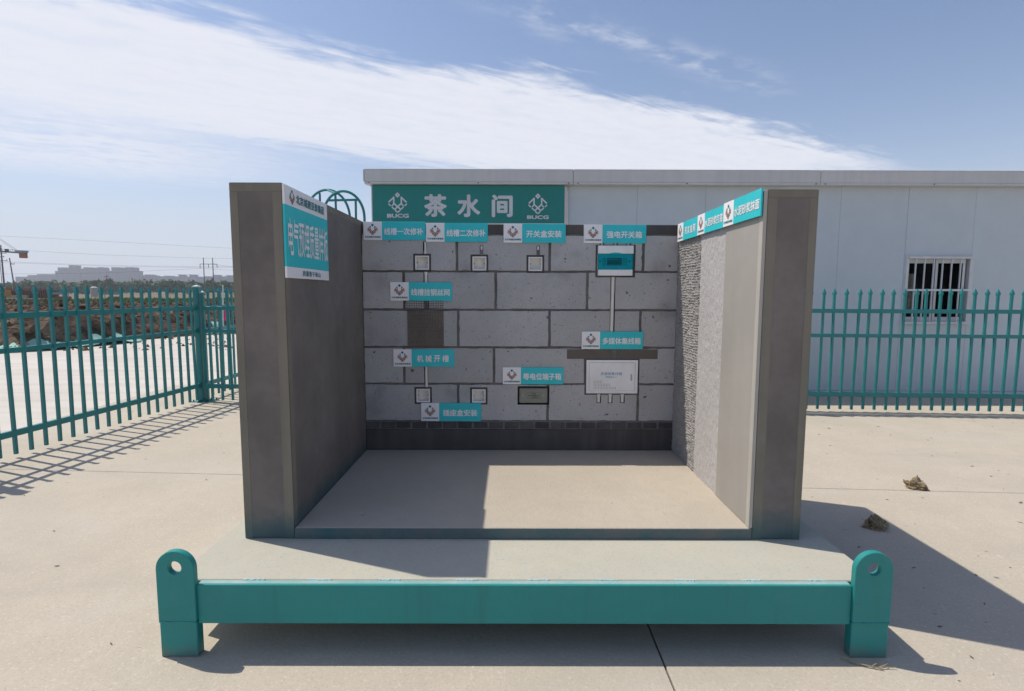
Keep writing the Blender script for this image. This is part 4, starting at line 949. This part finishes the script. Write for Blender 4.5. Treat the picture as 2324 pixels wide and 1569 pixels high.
# ------------------------------------------------------------------ small things on the yard
def wool(x, y, lx, ly, lz, rot, seed, label, hook=False):
    bm_ = bmesh.new(); bmesh.ops.create_icosphere(bm_, subdivisions=5, radius=1)
    for v_ in bm_.verts:
        p = v_.co.copy(); n1 = noise.fractal(p*1.6+Vector((seed, 0, 0)), 1, 2, 4); n2 = noise.noise(Vector((p.x*1.5, p.y*1.5, p.z*9+seed)))
        k = 1+.45*n1+.16*n2+.08*noise.noise(p*14)
        q = p*k
        if hook and q.x > .1: q.y += .55*(q.x-.1)*(1 if q.y > -.1 else -1); q.z *= 1-.5*(q.x-.1); 
        if q.z < -.35: q.z = -.35+(q.z+.35)*.1
        v_.co = Vector((q.x*lx, q.y*ly, (q.z+.36)*lz*(.55+.45*(q.x > 0)*0+.25*noise.noise(Vector((q.x*3, q.y*3, seed))))))
    R3 = random.Random(int(seed*10))
    for k in range(70):                      # loose fibres
        a = R3.uniform(0, 6.283); p = Vector((math.cos(a)*lx*R3.uniform(.5, 1.05), math.sin(a)*ly*R3.uniform(.5, 1.05), R3.uniform(.002, .03)))
        d = Vector((math.cos(a+R3.gauss(0, .8)), math.sin(a+R3.gauss(0, .8)), R3.uniform(-.1, .6)))*R3.uniform(.008, .026); n_ = d.cross(Vector((0, 0, 1))).normalized()*.0016
        p.z = max(p.z, .003); e_ = p+d; e_.z = max(e_.z, .002)
        bm_.faces.new([bm_.verts.new(p-n_), bm_.verts.new(p+n_), bm_.verts.new(e_)])
    me = bpy.data.meshes.new('wool_lump'); bm_.to_mesh(me); bm_.free(); me.materials.append(m_wool)
    o = link('wool_lump', me, None, (x, y, 0)); o.rotation_euler = (0, 0, rot)
    return tag(o, label, 'wool lump', 'lumps of mineral wool on the yard')
wool(2.768, 1.375, .062, .038, .085, -.35, 3.3, 'torn yellowish mineral wool lump lying in the sun', True)
wool(2.06, .742, .060, .046, .080, .25, 8.1, 'torn mineral wool lump lying in the shade of the bay')
t = thing('straw_wisp', 'wisp of dry straw by the right front leg of the skid', 'straw', (1.25, -.44, 0))
for k, pts in enumerate(([(1.165, -.395), (1.21, -.425), (1.26, -.445), (1.335, -.448)], [(1.18, -.41), (1.23, -.437), (1.285, -.455)], [(1.255, -.44), (1.28, -.43), (1.29, -.415)], [(1.27, -.45), (1.30, -.443), (1.318, -.43)])):
    b = MB(); b.tube([(x, y, .004+.004*(i % 2)+.002*k) for i, (x, y) in enumerate(pts)], .0016, 5); part('stem', b, m_straw, t)
mb = MB(); R = random.Random(12)
for k in range(420):
    if R.random() < .62: x = R.uniform(1.4, 6.5); y = R.uniform(-.7, 3.8)
    else: x = R.uniform(-5, 1.4); y = R.uniform(-1.2, 3.8)
    if (-1.45 < x < 1.45 and -.5 < y < 2) or (x < 1.4 and y < .2 and R.random() < .7): continue
    L = R.uniform(.004, .016)*(1.7 if R.random() < .12 else 1); wd = L*R.uniform(.12, .45); a = R.uniform(0, 6.28); c, s_ = math.cos(a), math.sin(a); h = R.uniform(.001, .005)
    p = [(-L, 0, .0012), (0, -wd, h), (L, R.uniform(-wd, wd), .0015+h*.3), (0, wd, .0015)]
    mb.add([(x+u_*c-v_*s_, y+u_*s_+v_*c, z) for u_, v_, z in p], [(0, 1, 2), (0, 2, 3)])
tag(part('leaf_litter', mb, m_chip, fix=False), kind='stuff')

# ------------------------------------------------------------------ haze
b = MB(); b.box(-3650, 3650, -3650, 3650, -1.2, 72)
hz = part('haze', b, [], None); hz.data.materials.clear()
hm = bpy.data.materials.new('haze_air'); hm.use_nodes = True; hm.node_tree.nodes.clear(); h = NT(hm.node_tree)
pv = h.n('ShaderNodeVolumePrincipled'); pv.inputs['Color'].default_value = (0.80, 0.87, 1.0, 1); pv.inputs['Density'].default_value = 0.00032; pv.inputs['Anisotropy'].default_value = 0.2
ho = h.n('ShaderNodeOutputMaterial'); h.link(pv.outputs[0], ho.inputs['Volume'])
hz.data.materials.append(hm); tag(hz, kind='stuff')
